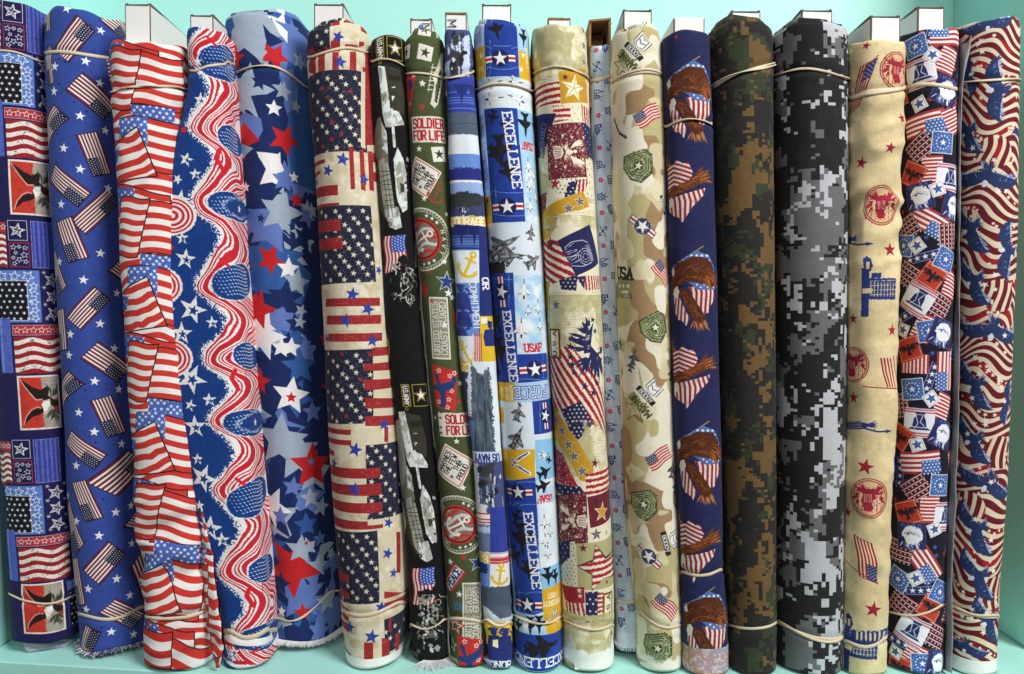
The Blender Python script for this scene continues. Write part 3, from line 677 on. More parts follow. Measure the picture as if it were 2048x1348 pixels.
    c.mottle(NV, 5, 3, .62, .8, .25)

# 2 ---- royal blue with tumbling flags
def p_tumble(c):
    B_ = (54, 77, 158); c.fill(B_); r = np.random.RandomState(5)
    for _ in range(130):
        x, y = 80 + 210 * r.rand(), 10 + 1320 * r.rand(); c.ell(x, y, 2.3, 2.3, (84, 34, 74) if r.rand() < .7 else (28, 32, 70), None, 1, 0, 0, 8)
    fl = [((188, 61), (-50, 60), (-35, -32)), ((206, 237), (-74, -59), (25, -29)), ((136, 234), (-40, 58), (-29, -26)), ((186, 350), (-33, -80), (36, -9)), ((155, 408), (-53, -50), (25, -29)), ((236, 400), (-64, 66), (-22, -30)),
          ((137, 524), (-24, -80), (40, -14)), ((118, 592), (-13, -75), (15, -24)), ((218, 595), (-56, 60), (-32, -26)), ((292, 601), (-74, -59), (25, -29)), ((119, 703), (-7, -85), (16, -6)), ((234, 760), (-72, -47), (24, -30)), ((166, 764), (-40, 56), (-30, -25)),
          ((215, 872), (-34, -73), (36, -14)), ((188, 932), (-55, -50), (24, -28)), ((286, 920), (-52, 66), (-33, -19)), ((170, 1042), (-26, -77), (36, -13)), ((151, 1104), (-16, -75), (16, -22)), ((249, 1102), (-50, 64), (-34, -19)), ((323, 1109), (-74, -59), (25, -29)),
          ((154, 1205), (-9, -76), (17, -2)), ((266, 1253), (-68, -31), (22, -30)), ((201, 1265), (-34, 48), (-31, -19)), ((84, 52), (-3, -40), (16, 4)), ((240, 76), (-40, -50), (18, -14)), ((96, 172), (-4, -70), (12, -10)), ((250, 150), (-30, 10), (0, -50)), ((268, 1330), (-60, 10), (-6, -34)), ((262, 690), (-20, -70), (30, -10)), ((292, 1215), (-30, -80), (30, -10))]
    for O, U, V in fl:
        m = c.A3(O, U, V); k = m[0]
        c.poly([(-.03, -.05), (1.02, -.05), (1.02, 1.04), (-.03, 1.04)], (60, 24, 54), m)
        c.flag(m=m, red=(104, 34, 58), white=(240, 232, 224), blue=(24, 28, 62), n=13, cu=.42, cv=.58, stars=(7, 5))
    for x, y in ((202, 53), (110, 128), (108, 178), (200, 166), (160, 229), (210, 257), (127, 296), (160, 334), (216, 372), (122, 407), (132, 18), (171, 118), (105, 475), (201, 506), (119, 521), (166, 554), (233, 581), (200, 645), (140, 663), (138, 710), (228, 692), (189, 758), (237, 776), (157, 823), (188, 859), (243, 886), (152, 929), (231, 1021), (152, 1037), (198, 1071), (263, 1084), (233, 1154), (176, 1174), (260, 1189), (173, 1217), (222, 1262), (268, 1268), (136, 989), (230, 20), (262, 1010)):
        c.star(x, y, 10.5, (240, 240, 240), 8)

# 3 ---- overlapping waving flags
def p_flags(c):
    RD, WH, BL, OL = (204, 58, 50), (238, 237, 234), (74, 104, 184), (36, 26, 32)
    c.fill(WH); n1 = c.noise(60, 4, 2)
    Y = np.arange(c.h)[:, None] / RES; X = np.arange(c.w)[None, :] / RES
    c.mask(np.clip((np.sin((Y + 5 * np.sin(X / 26.) + 26 * n1) * 2 * math.pi / 25) * 4) + .5, 0, 1), RD)
    kw = dict(red=RD, white=WH, blue=BL, star=(236, 240, 248), outline=OL, ow=2.2)
    def canton(p, seed):
        c.poly(p, BL); c.set_clip(p); p = np.array(p, float); a, b = p.min(0), p.max(0)
        for j in range(int((b[1] - a[1]) / 8.5) + 2):
            for i in range(int((b[0] - a[0]) / 13) + 2): c.star(a[0] + i * 13 + 6.5 * (j % 2), a[1] + 3 + j * 8.5 + .1 * i * 13, 4.3, (236, 240, 248), 10)
        c.set_clip()
    def period(y, x):
        D = lambda *p: [(x + a, y + b) for a, b in p]
        # flag with stripes at the right behind
        c.flag((x + 20, y - 150), (118, 14), (2, 104), n=9, wave=.045, freq=1, ph=.5, canton=False, **kw)
        c.flag((x - 5, y - 162), (60, 3), (-4, 116), n=11, wave=.02, ph=.5, canton=False, **kw)
        canton(D((34, -50), (122, -38), (120, 0), (34, -14)), 1); c.line(D((34, -50), (122, -38)), 2, OL)
        c.flag((x + 10, y - 22), (124, 12), (0, 106), n=9, wave=.05, freq=.9, ph=.5, **{**kw}, canton=False)
        canton(D((10, -22), (68, -24), (68, 36), (10, 18)), 2)
        # rotated flag on top
        q = D((48, -2), (88, 96), (0, 110), (-4, 40)); c.poly(q, WH); c.set_clip(q)
        for k in range(-3, 12):
            pts = [(x - 10 + t * 110, y + 52 + k * 25 - 44 * t + 9 * math.sin(t * 3.3)) for t in np.linspace(0, 1, 10)]
            c.line(pts, 12.5, RD)
        canton(D((-6, 40), (10, 34), (6, 66), (-6, 72)), 3); c.set_clip(); c.line(q + q[:1], 2.4, OL)
        # lower flag with canton
        c.flag((x + 2, y + 112), (110, 16), (4, 112), n=9, wave=.05, freq=.9, ph=.45, canton=False, **kw)
        canton(D((2, 112), (42, 120), (40, 166), (4, 158)), 4)
    for x, y in ((205, -33), (227, 255), (246, 553), (262, 842), (276, 1126), (290, 1420)): period(y, x)
    c.rect(210, 1338, 470, 1400, WH)

# 4 ---- red white blue swirl
def p_swirl(c):
    NV, RD, WH = (22, 62, 134), (206, 36, 52), (240, 240, 240); r = np.random.RandomState(3)
    Y = np.arange(c.h)[:, None] / RES; X = np.arange(c.w)[None, :] / RES
    x0, y0 = (v / RES for v in c.P(398, 560)); PD = 148.
    rough = (c.noise(2.2, 8, 2) - .5); soft = c.noise(30, 9, 2) - .5
    ph = 2 * math.pi * (Y - y0) / PD + .5 * np.sin(Y / 117.) + 1.2 * (c.noise(90, 12, 2) - .5)
    Lx = x0 + 24 * (1 - np.cos(ph)) + 8 * np.sin(ph) + 10 * soft
    u = X - Lx
    c.fill(NV)
    left = np.broadcast_to(u, (c.h, c.w))
    c.mask(np.clip((u + 7 + rough * 26), 0, 1), WH)
    wv = c.noise(60, 19, 2) - .5; wd = 1.1 + .35 * np.cos(ph) + .4 * wv
    uu = (u + 4 * np.sin(ph * 2 + 1) + 14 * wv) * wd
    for a, b in ((3, 8), (12, 16), (21, 37), (44, 48), (53, 58), (64, 78), (84, 88), (94, 106), (112, 116), (122, 136), (142, 146), (152, 164)):
        c.mask(np.clip((np.minimum(uu - a, b - uu) + 2.2 * rough) * 1.5 + .5, 0, 1), RD)
    for k in range(-5, 6):
        yy = y0 + k * PD + 6 * math.sin(k * 2.1); t = k % 3
        m = (np.eye(2) * RES, np.array([x0 * RES, yy * RES])); hy = Y - yy
        cx_, rx_, ry_ = ((88, 64, 37), (106, 50, 28), (94, 68, 28))[t]
        hx = X - (x0 + cx_)
        e = (np.abs(hx) / rx_) ** 2.2 + (np.abs(hy + (hx * .12 if t == 0 else -hx * .08)) / ry_) ** 2.4 + rough * .22
        c.mask(np.clip((1.14 - e) * 12, 0, 1), WH); c.mask(np.clip((1 - e) * 14, 0, 1), NV)
        for j in range(9):
            for i in range(14):
                px, py = 24 + i * 7.5 + (j % 2) * 3.6, -31 + j * 7.2 + 2 * math.sin(i * .7)
                if (abs(px - cx_) / rx_) ** 2.2 + (abs(py) / ry_) ** 2.4 < .8: c.line([(px, py), (px + 1 + i * .45, py + .8 + .12 * i)], 1.3 + .07 * i, (205, 220, 240), m, rough=.15)
        if t == 2:
            e2 = ((X - (x0 + 112)) / 60.) ** 2 + (hy / 20.) ** 2 + rough * .7; c.mask(np.clip((1.05 - e2) * 5, 0, 1), WH, .85); c.mask(np.clip((.86 - e2) * 8, 0, 1), NV); c.star(112, 2, 10, WH, 10, m)
        if t == 1: c.line([(58, 28), (50, 44), (62, 66)], 9, RD, m, rough=.3); c.line([(85, 30), (86, 60)], 2.2, RD, m)
        if t == 0: c.line([(46, -44), (62, -30)], 6, RD, m, rough=.2)
    # white distressed stars on the blue
    for x, y, k, rot in ((400, 195, 15, 5), (372, 315, 16, 20), (390, 345, 13, 0), (355, 355, 12, 30), (360, 395, 22, 15), (364, 475, 14, 0), (370, 515, 22, 10), (336, 620, 16, 0), (385, 618, 30, 20), (424, 640, 14, 0), (363, 665, 24, 5), (325, 650, 10, 0), (383, 755, 32, 30), (418, 795, 15, 0), (380, 806, 13, 20), (390, 850, 24, 0), (352, 760, 14, 0), (395, 915, 13, 0), (406, 955, 30, 25), (420, 1055, 28, 10), (444, 1075, 17, 0), (400, 1010, 12, 0), (440, 1215, 15, 0), (412, 1130, 20, 10), (430, 1160, 13, 0), (395, 120, 10, 0), (468, 1300, 14, 0)):
        c.star(x, y, k, WH, rot, rough=.5)
        if k > 12: c.star(x + 2, y + 2, k * .4, NV, rot, rough=.6)
    for x, y in ((341, 491), (379, 707), (367, 255)): c.star(x, y, 11, RD, 8); ostar(c, x, y, 11, (20, 30, 60), 8, .8)
    for x, y in ((318, 568), (340, 715), (345, 430)):
        for k, (rr, col) in enumerate(((50, WH), (44, RD), (40, WH), (36, RD), (31, WH), (26, RD), (20, WH), (13, RD), (6, WH))): c.ell(x, y, rr, rr * .8, col, rough=.9 if k == 0 else .25)
    for x0_, y0_, x1_, y1_, col in ((440, 1276, 470, 1292, RD), (470, 1280, 500, 1294, NV), (440, 1312, 545, 1318, WH), (470, 1318, 500, 1324, RD), (440, 1262, 545, 1278, WH), (505, 1296, 520, 1300, RD)): c.rect(x0_, y0_, x1_, y1_, col)

# 5 ---- layered blue stars
def p_stars(c):
    N_, R_, P_, G_, RD, WH = (26, 44, 96), (50, 92, 160), (98, 122, 190), (162, 178, 196), (196, 36, 42), (240, 238, 238)
    c.fill(N_); r = np.random.RandomState(11)
    for k in range(110):
        x, y = 430 + 300 * r.rand(), 10 + 1330 * r.rand(); col = [N_, R_, P_, N_, R_, N_, G_][r.randint(7)]; c.star(x, y, 34 + 36 * r.rand(), col, r.rand() * 72, inner=.48)
    for k in range(34):
        x, y = 600 + 130 * r.rand(), 10 + 1330 * r.rand(); col = [N_, G_, RD, R_, P_, G_][r.randint(6)]; c.star(x, y, 14 + 20 * r.rand(), col, r.rand() * 72, inner=.48)
    L_ = [(445, 60, 40, R_, 0), (492, 50, 95, G_, 10), (560, 55, 34, WH, 20), (545, 75, 40, N_, 0), (470, 112, 28, RD, 12), (548, 105, 32, RD, 175), (575, 130, 40, R_, 0), (487, 190, 66, G_, 20), (517, 162, 19, N_, 25), (452, 165, 26, N_, 0), (547, 212, 14, WH, 5), (565, 175, 24, G_, 0), (585, 60, 22, P_, 0),
         (470, 245, 40, P_, 0), (545, 250, 70, N_, 10), (487, 278, 32, RD, 30), (462, 298, 52, G_, 8), (568, 278, 34, RD, 170), (545, 335, 42, WH, 25), (570, 345, 30, P_, 0), (520, 380, 70, N_, 12), (491, 370, 12, WH, 5), (592, 398, 17, RD, 0), (556, 425, 58, G_, 15), (500, 440, 44, P_, 0), (521, 436, 12, N_, 20), (462, 430, 40, R_, 0), (588, 350, 14, G_, 0),
         (535, 520, 85, R_, 5), (480, 520, 40, P_, 0), (598, 470, 40, N_, 0), (538, 513, 33, RD, 30), (577, 530, 26, WH, 0), (596, 555, 34, G_, 10), (492, 552, 15, WH, 10), (560, 590, 42, N_, 5), (560, 640, 50, P_, 0), (505, 615, 44, RD, 22), (505, 680, 50, WH, 20), (520, 645, 40, WH, 40), (590, 645, 22, N_, 0), (590, 680, 38, R_, 20), (562, 692, 22, WH, 8), (490, 720, 30, P_, 0), (612, 700, 36, P_, 0),
         (560, 740, 90, N_, 15), (600, 730, 42, R_, 0), (520, 762, 30, RD, 10), (515, 825, 46, G_, 22), (582, 790, 42, WH, 12), (582, 791, 12, RD, 5), (625, 820, 26, P_, 0), (500, 860, 40, R_, 0), (560, 880, 62, G_, 8), (625, 930, 52, RD, 5), (622, 920, 10, P_, 5), (535, 1000, 90, N_, 0), (520, 955, 14, RD, 0), (585, 970, 24, P_, 12), (544, 1010, 48, WH, 30), (525, 1005, 20, R_, 15), (560, 1028, 22, P_, 5), (620, 990, 24, G_, 0), (642, 1010, 24, G_, 20),
         (612, 1045, 28, R_, 0), (545, 1090, 44, R_, 0), (582, 1130, 68, RD, 35), (600, 1095, 34, G_, 10), (640, 1075, 18, P_, 0), (535, 1125, 34, G_, 0), (560, 1165, 30, N_, 12), (600, 1190, 60, P_, 0), (636, 1130, 26, G_, 10), (605, 1220, 20, RD, 0), (563, 1218, 12, WH, 0), (560, 1240, 34, G_, 20), (560, 1280, 50, R_, 10), (610, 1270, 50, N_, 0), (655, 1200, 30, G_, 0), (640, 1260, 30, P_, 15)]
    for x, y, k, col, rot in L_: c.star(x, y, k, col, rot, inner=.46)
    def z(col, *p): c.poly([(310 + x / 2.043, 20 + y / 2.043) for x, y in p], col)
    def zs(col, x, y, k, rot=8, inner=.46): c.star(310 + x / 2.043, 20 + y / 2.043, k / 2.043, col, rot, inner=inner)
    z(R_, (255, 10), (340, 10), (330, 60), (300, 115), (258, 70)); z(P_, (440, 30), (640, 60), (650, 300), (560, 330), (470, 160)); z(R_, (540, 200), (660, 180), (680, 760), (560, 700), (520, 420)); z(P_, (505, 240), (560, 230), (600, 330), (540, 420))
    zs(G_, 392, 60, 165, 24, .5); zs(G_, 372, 330, 128, 14, .5); zs(P_, 560, 120, 60, 10); zs(G_, 590, 200, 46, 20); zs(R_, 600, 320, 50, 5)
    z(N_, (440, 50), (470, 90), (525, 130), (470, 150), (452, 115)); z(WH, (478, 40), (540, 80), (540, 128), (505, 85)); z(N_, (270, 70), (305, 115), (300, 200), (272, 210)); z(N_, (286, 270), (330, 315), (290, 345))
    z(N_, (390, 345), (490, 342), (505, 318), (545, 440), (520, 560), (490, 580), (440, 560), (415, 520), (440, 480)); z(P_, (304, 442), (370, 415), (432, 442), (440, 480), (418, 525), (330, 500)); zs(N_, 425, 290, 38, 14)
    z(N_, (335, 560), (400, 565), (465, 660), (440, 720), (522, 740), (462, 760), (466, 810), (322, 790), (315, 640)); zs(RD, 325, 192, 62, 12); zs(RD, 492, 178, 62, 172); z(RD, (360, 448), (428, 525), (376, 553), (368, 608), (334, 520))
    z(G_, (316, 468), (336, 532), (402, 565), (352, 610), (345, 672), (316, 640)); zs(G_, 525, 330, 46, 12); zs(WH, 485, 390, 38, 5); zs(RD, 530, 530, 74, 172)
    z(WH, (413, 568), (498, 577), (516, 625), (528, 650), (495, 665), (490, 702), (428, 710), (452, 640)); zs(P_, 526, 690, 56, 10); zs(WH, 370, 712, 25, 5); zs(WH, 568, 675, 26, 0); z(P_, (375, 815), (470, 800), (520, 900), (520, 985), (455, 935), (390, 950), (410, 880)); zs(G_, 515, 825, 100, 18); zs(N_, 432, 850, 22, 15); zs(RD, 580, 770, 34, 5); zs(G_, 622, 812, 46, 10); zs(R_, 355, 838, 72, 5); zs(N_, 600, 905, 72, 10)
    z(R_, (350, 1050), (430, 1000), (560, 1000), (640, 1080), (600, 1200), (480, 1160), (400, 1140)); zs(RD, 468, 1012, 64, 30); zs(WH, 545, 1055, 52, 5); zs(WH, 372, 1085, 30, 10); zs(G_, 580, 1112, 68, 10); zs(N_, 532, 1172, 82, 8); zs(WH, 440, 1330, 108, 20); zs(RD, 420, 1215, 92, 18); zs(N_, 582, 1285, 42, 5); zs(WH, 555, 1375, 46, 8)
    for _ in range(36): x, y = 575 + 120 * r.rand(), 30 + 700 * r.rand(); c.star(x + .03 * y, y, 14 + 16 * r.rand(), [G_, N_, P_, R_, R_, RD, N_, N_][r.randint(8)], r.rand() * 72, inner=.46)
    for x, y, k, col, rot in L_:
        if y > 690 and (k < 24 or col == RD): c.star(x, y, k, col, rot, inner=.46)
    c.star(515, 825, 40, G_, 22, inner=.46); c.star(600, 1095, 32, G_, 10, inner=.46); c.star(560, 1165, 28, N_, 12, inner=.46)

# 6 ---- vintage stars and stripes
def p_vintage(c):
    CR, NV, RD, BL = (216, 206, 178), (34, 38, 60), (156, 42, 46), (44, 64, 158)
    c.fill(CR); c.mottle((190, 172, 134), 26, 3, .5, .75, .7); c.mottle((236, 232, 216), 14, 4, .52, .7, .6); r = np.random.RandomState(8)
    def navy(p, reds=0.0, seed=1):
        c.poly(p, NV); c.line(p + p[:1], 1, (60, 60, 80)); c.set_clip(p); p = np.array(p, float); a, b = p.min(0), p.max(0); q = np.random.RandomState(seed)
        for j in range(int((b[1] - a[1]) / 12.5) + 1):
            for i in range(-1, int((b[0] - a[0]) / 28) + 2):
                x, y = a[0] + 12 + i * 28 + (9.3 * j) % 28, a[1] + 9 + j * 12.5 + .8 * i; c.star(x, y, 6.6, RD if q.rand() < reds else (226, 216, 190), 5 + 10 * q.rand(), inner=.42)
        c.set_clip()
    def reds(*rs):
        for x0, y0, x1, y1 in rs: c.poly([(x0, y0), (x1, y0 - (x1 - x0) * .03), (x1, y1 - (x1 - x0) * .03), (x0, y1)], RD)
    c.rect(585, 60, 612, 140, RD)
    navy([(612, 53), (658, 47), (660, 100), (614, 104)], .3, 2); reds((661, 78, 680, 100), (718, 80, 728, 90), (690, 88, 716, 92))
    for x in (618, 636, 664, 699, 730, 752): c.rect(x, 98, x + 13, 143, RD)
    navy([(614, 146), (722, 142), (734, 300), (621, 302)], .22, 5); reds((725, 130, 760, 290))
    c.rect(722, 142, 730, 292, CR); reds((745, 300, 800, 320), (745, 340, 800, 360))
    for x, y0, y1 in ((697, 292, 376), (718, 296, 378), (735, 298, 378)): c.poly([(x, y0), (x + 9, y0), (x + 13, y1), (x + 4, y1)], RD)
    reds((620, 314, 649, 326), (626, 336, 640, 346), (626, 368, 675, 386), (628, 404, 678, 422))
    navy([(630, 413), (741, 410), (752, 563), (640, 567)], 0, 7); reds((630, 438, 681, 458), (632, 474, 684, 494))
    reds((651, 594, 760, 612), (653, 629, 762, 646), (656, 663, 764, 681), (770, 580, 800, 600))
    navy([(644, 702, ), (748, 696), (752, 843), (650, 850)], .16, 9); c.rect(746, 690, 800, 848, CR); reds((745, 694, 800, 711), (727, 722, 800, 741), (728, 758, 800, 776), (730, 795, 800, 813), (730, 828, 800, 847))
    reds((652, 856, 701, 867), (653, 878, 702, 889), (653, 900, 668, 912), (768, 850, 776, 880)); navy([(731, 886), (800, 878), (810, 1020), (735, 1036)], .05, 11)
    reds((657, 934, 760, 953), (659, 968, 762, 988), (662, 1004, 764, 1023), (665, 1038, 766, 1057)); c.rect(735, 1036, 820, 1050, CR)
    navy([(665, 1066), (754, 1059), (758, 1204), (676, 1213)], 0, 13); reds((668, 1147, 697, 1164), (672, 1182, 698, 1199)); reds((768, 1180, 820, 1196), (768, 1205, 820, 1220), (792, 1060, 800, 1140))
    reds((676, 1216, 698, 1224), (676, 1232, 698, 1240), (676, 1246, 700, 1266)); navy([(768, 1238), (830, 1226), (830, 1300), (770, 1304)], .2, 15); reds((776, 1240, 782, 1262))
    for x, w_, y0 in ((681, 8, 1272), (728, 18, 1281), (763, 15, 1275), (790, 8, 1262)): c.rect(x, y0, x + w_, 1318, RD)
    c.rect(680, 1306, 702, 1320, NV)
    for x, y, k in ((676, 72, 13), (680, 122, 14), (685, 318, 15), (655, 340, 14), (633, 362, 11), (728, 355, 13), (704, 583, 15), (735, 613, 15), (690, 637, 15), (653, 675, 12), (745, 678, 14), (757, 535, 10), (640, 610, 12), (768, 845, 14), (710, 898, 16), (668, 922, 12), (708, 975, 16), (777, 1045, 12), (775, 1105, 13), (787, 1145, 11), (762, 1213, 13), (700, 1250, 15), (743, 1270, 16), (752, 68, 10)): c.star(x, y, k, BL, 8 + (x % 20), inner=.42)
    c.mottle((226, 214, 190), 3, 21, .66, .8, .25, 2)
    c.rect(660, 1317, 840, 1400, (236, 236, 232))

# 7 ---- black army
def p_army(c):
    c.fill((20, 20, 22)); GY, GR = (104, 106, 96), (222, 228, 226); GO = (204, 176, 60); r = np.random.RandomState(4)
    def emblem(x, y, k=1.0, a=0):
        m = c.A(x, y, 90 + a, k)
        c.rect(-24, -18, 24, 18, GO, m); c.rect(-22.6, -16.6, 22.6, 16.6, (20, 20, 22), m); c.star(0, 0, 17, GO, -90, m); c.star(0, 0, 13.5, K, -90, m); c.star(0, 0, 11, W, -90, m)
        c.rect(-24, 24, 24, 42, GO, m); c.rect(-22.6, 25.4, 22.6, 40.6, (20, 20, 22), m); c.text('U.S.ARMY', 0, 33, 10, W, 0, .19, .62, m=m, gap=1.3, tw=40)
        c.ring(29, 34, 3, 1, GO, m)
    def tank(f):
        T_ = lambda *p: [f(x, y) for x, y in p]; OD, OG, LG, WB = (58, 56, 46), (112, 110, 94), (168, 166, 154), (224, 232, 230)
        c.poly(T_((769, 130), (799, 135), (808, 185), (808, 228), (784, 218), (777, 185)), OD, rough=.5); c.poly(T_((777, 146), (800, 148), (802, 160), (780, 160)), (38, 37, 32), rough=.6)
        c.poly(T_((756, 128), (769, 128), (776, 179), (781, 218), (781, 249), (771, 249), (766, 231)), WB, rough=.4); c.poly(T_((782, 215), (797, 218), (807, 241), (807, 249), (778, 249)), WB, rough=.3); c.poly(T_((783, 190), (790, 192), (784, 200)), WB); c.line(T_((784, 172), (790, 172)), 2, WB)
        c.poly(T_((755, 234), (761, 233), (774, 283), (777, 323), (766, 316), (755, 323), (748, 296)), OG, rough=.4); c.poly(T_((763, 241), (773, 264), (776, 306), (764, 296)), WB, rough=.4)
        c.line(T_((783, 215), (786, 255), (789, 292)), 5.5, WB); c.poly(T_((750, 330), (758, 325), (764, 400), (782, 448), (770, 440), (756, 400)), (54, 53, 44), rough=.3)
        c.poly(T_((756, 323), (768, 313), (777, 329), (789, 411), (781, 447), (769, 427), (761, 368)), LG, rough=.3)
        c.poly(T_((787, 316), (795, 290), (807, 316), (813, 349), (815, 414), (805, 421), (794, 398), (789, 349)), WB, rough=.5); c.poly(T_((777, 414), (797, 411), (804, 453), (791, 457), (777, 450)), WB, rough=.4)
        c.poly(T_((792, 352), (806, 350), (809, 380), (797, 384)), LG, rough=.6); c.poly(T_((800, 366), (808, 364), (809, 380), (801, 382)), (60, 58, 50), rough=.5); c.poly(T_((791, 330), (800, 320), (804, 340), (793, 350)), LG, rough=.5)
        for j in range(9): c.line(T_((759 + j * 1.7, 340 + j * 9.5), (780 + j * 1.4, 338 + j * 9.5)), 1.3, (52, 52, 46))
        for x_ in (764, 771): c.line(T_((x_, 330), (x_ + 14, 430)), 1.2, (60, 60, 54))
        for j in range(9): c.line(T_((753 + j * 1.4, 345 + j * 9), (757 + j * 1.4, 350 + j * 9)), 2.2, (92, 90, 76))
        for j in range(7): p = f(805 + r.rand() * 8, 312 + j * 16); c.rect(p[0], p[1], p[0] + 2 + 4 * r.rand(), p[1] + 3 + 6 * r.rand(), [(190, 196, 190), (80, 80, 70)][j % 2], None, 1, .3)
        c.ell(*f(779, 446), 4, 5, (40, 40, 36)); c.ell(*f(779, 446), 2, 3, LG)
    def soldiers(x, y, k=1.0):
        m = c.A(x, y, 0, k)
        c.flag(m=(np.stack([m[0] @ np.array([-4, 78]), m[0] @ np.array([-50, 4])], 1), m[0] @ np.array([50, -2]) + m[1]), red=(176, 44, 56), white=(236, 232, 228), blue=(52, 84, 176), wave=.05, freq=1.2, cu=.46, cv=.62, stars=(6, 5))
        for _ in range(16): xx, yy = 8 + 52 * r.rand(), 44 + 66 * r.rand(); c.ell(xx, yy, 4 + 7 * r.rand(), 5 + 9 * r.rand(), (22, 22, 24), m, 1, 1.3, r.rand() * 90)
        for q in range(22):
            xx, yy = 14 + 46 * r.rand(), 54 + 80 * r.rand(); pts = [(xx, yy)]
            for _ in range(3): pts.append((pts[-1][0] + r.randn() * 5, pts[-1][1] + 3 + 4 * r.rand()))
            c.line(pts, 1.2 + 1.6 * r.rand(), [(210, 214, 208), (120, 124, 116), (200, 204, 198)][r.randint(3)], m, rough=.5)
        for _ in range(14): xx, yy = 10 + 46 * r.rand(), 60 + 70 * r.rand(); c.ell(xx, yy, 2 + 3 * r.rand(), 2 + 5 * r.rand(), [(60, 64, 58), (150, 154, 146)][r.randint(2)], m, 1, 1.2)
        for xx, yy in ((28, 62), (44, 96), (52, 74)): c.ring(xx, yy, 6, 2, (150, 154, 146), m, rough=.6); c.ell(xx, yy, 3, 3, K, m)
    def seal(x, y):
        m = c.A(x, y)
        c.ell(0, 0, 46, 46, GO, m); c.ell(0, 0, 44, 44, K, m); c.ring(0, 0, 30, 1.3, GO, m); c.ell(0, 0, 24, 24, (130, 112, 52), m, 1, .8); c.ell(2, 0, 12, 13, (70, 74, 90), m, 1, 1)
        tx = 'UNITED STATES'
        for i, ch in enumerate(tx): a = math.radians(-56 + i * 10); c.text(ch, 37 * math.cos(a), 37 * math.sin(a), 9, GO, math.degrees(a) + 90, .2, .6, m=m)
        for i in range(40): a = i * math.pi / 20; c.ell(46 * math.cos(a), 46 * math.sin(a), 1.6, 1.6, GO, m, 1, 0, 0, 6)
    tank(lambda x, y: (x, y)); tank(lambda x, y: (x + 40 + 22 * (y - 128) / 330, 822 + (y - 128) * .905))
    lum = np.clip((c.a.mean(2) - 90) / 60, 0, 1); c.mask(lum * np.clip((c.noise(7, 5, 3, 1.6) - .5) * 9, 0, 1), (150, 150, 140), .6); c.mask(lum * np.clip((c.noise(6, 8, 2, 2.2) - .66) * 7, 0, 1), (84, 84, 76), .6)
    emblem(790, 93, .95); soldiers(768, 470, .95); seal(754, 690); emblem(842, 788, .95); soldiers(824, 1132, .98); seal(832, 1350)
    for y in range(480, 1300, 90):
        x = 812 + (y - 480) * .1; c.rect(x + 18, y, x + 21, y + 50, (150, 152, 150), None, .8, .8)
    for _ in range(40): x, y = 835 + 45 * r.rand(), 1215 + 90 * r.rand(); c.ell(x, y, 1 + 5 * r.rand(), 1 + 7 * r.rand(), [(200, 204, 198), (90, 92, 86), K, (150, 152, 146)][r.randint(4)], rough=1.2)
    c.poly([(790, 840), (800, 835), (812, 930), (806, 970), (796, 960)], (150, 150, 142), rough=.9); c.poly([(800, 1010), (806, 1000), (812, 1050), (808, 1090)], (140, 142, 136), rough=.9)

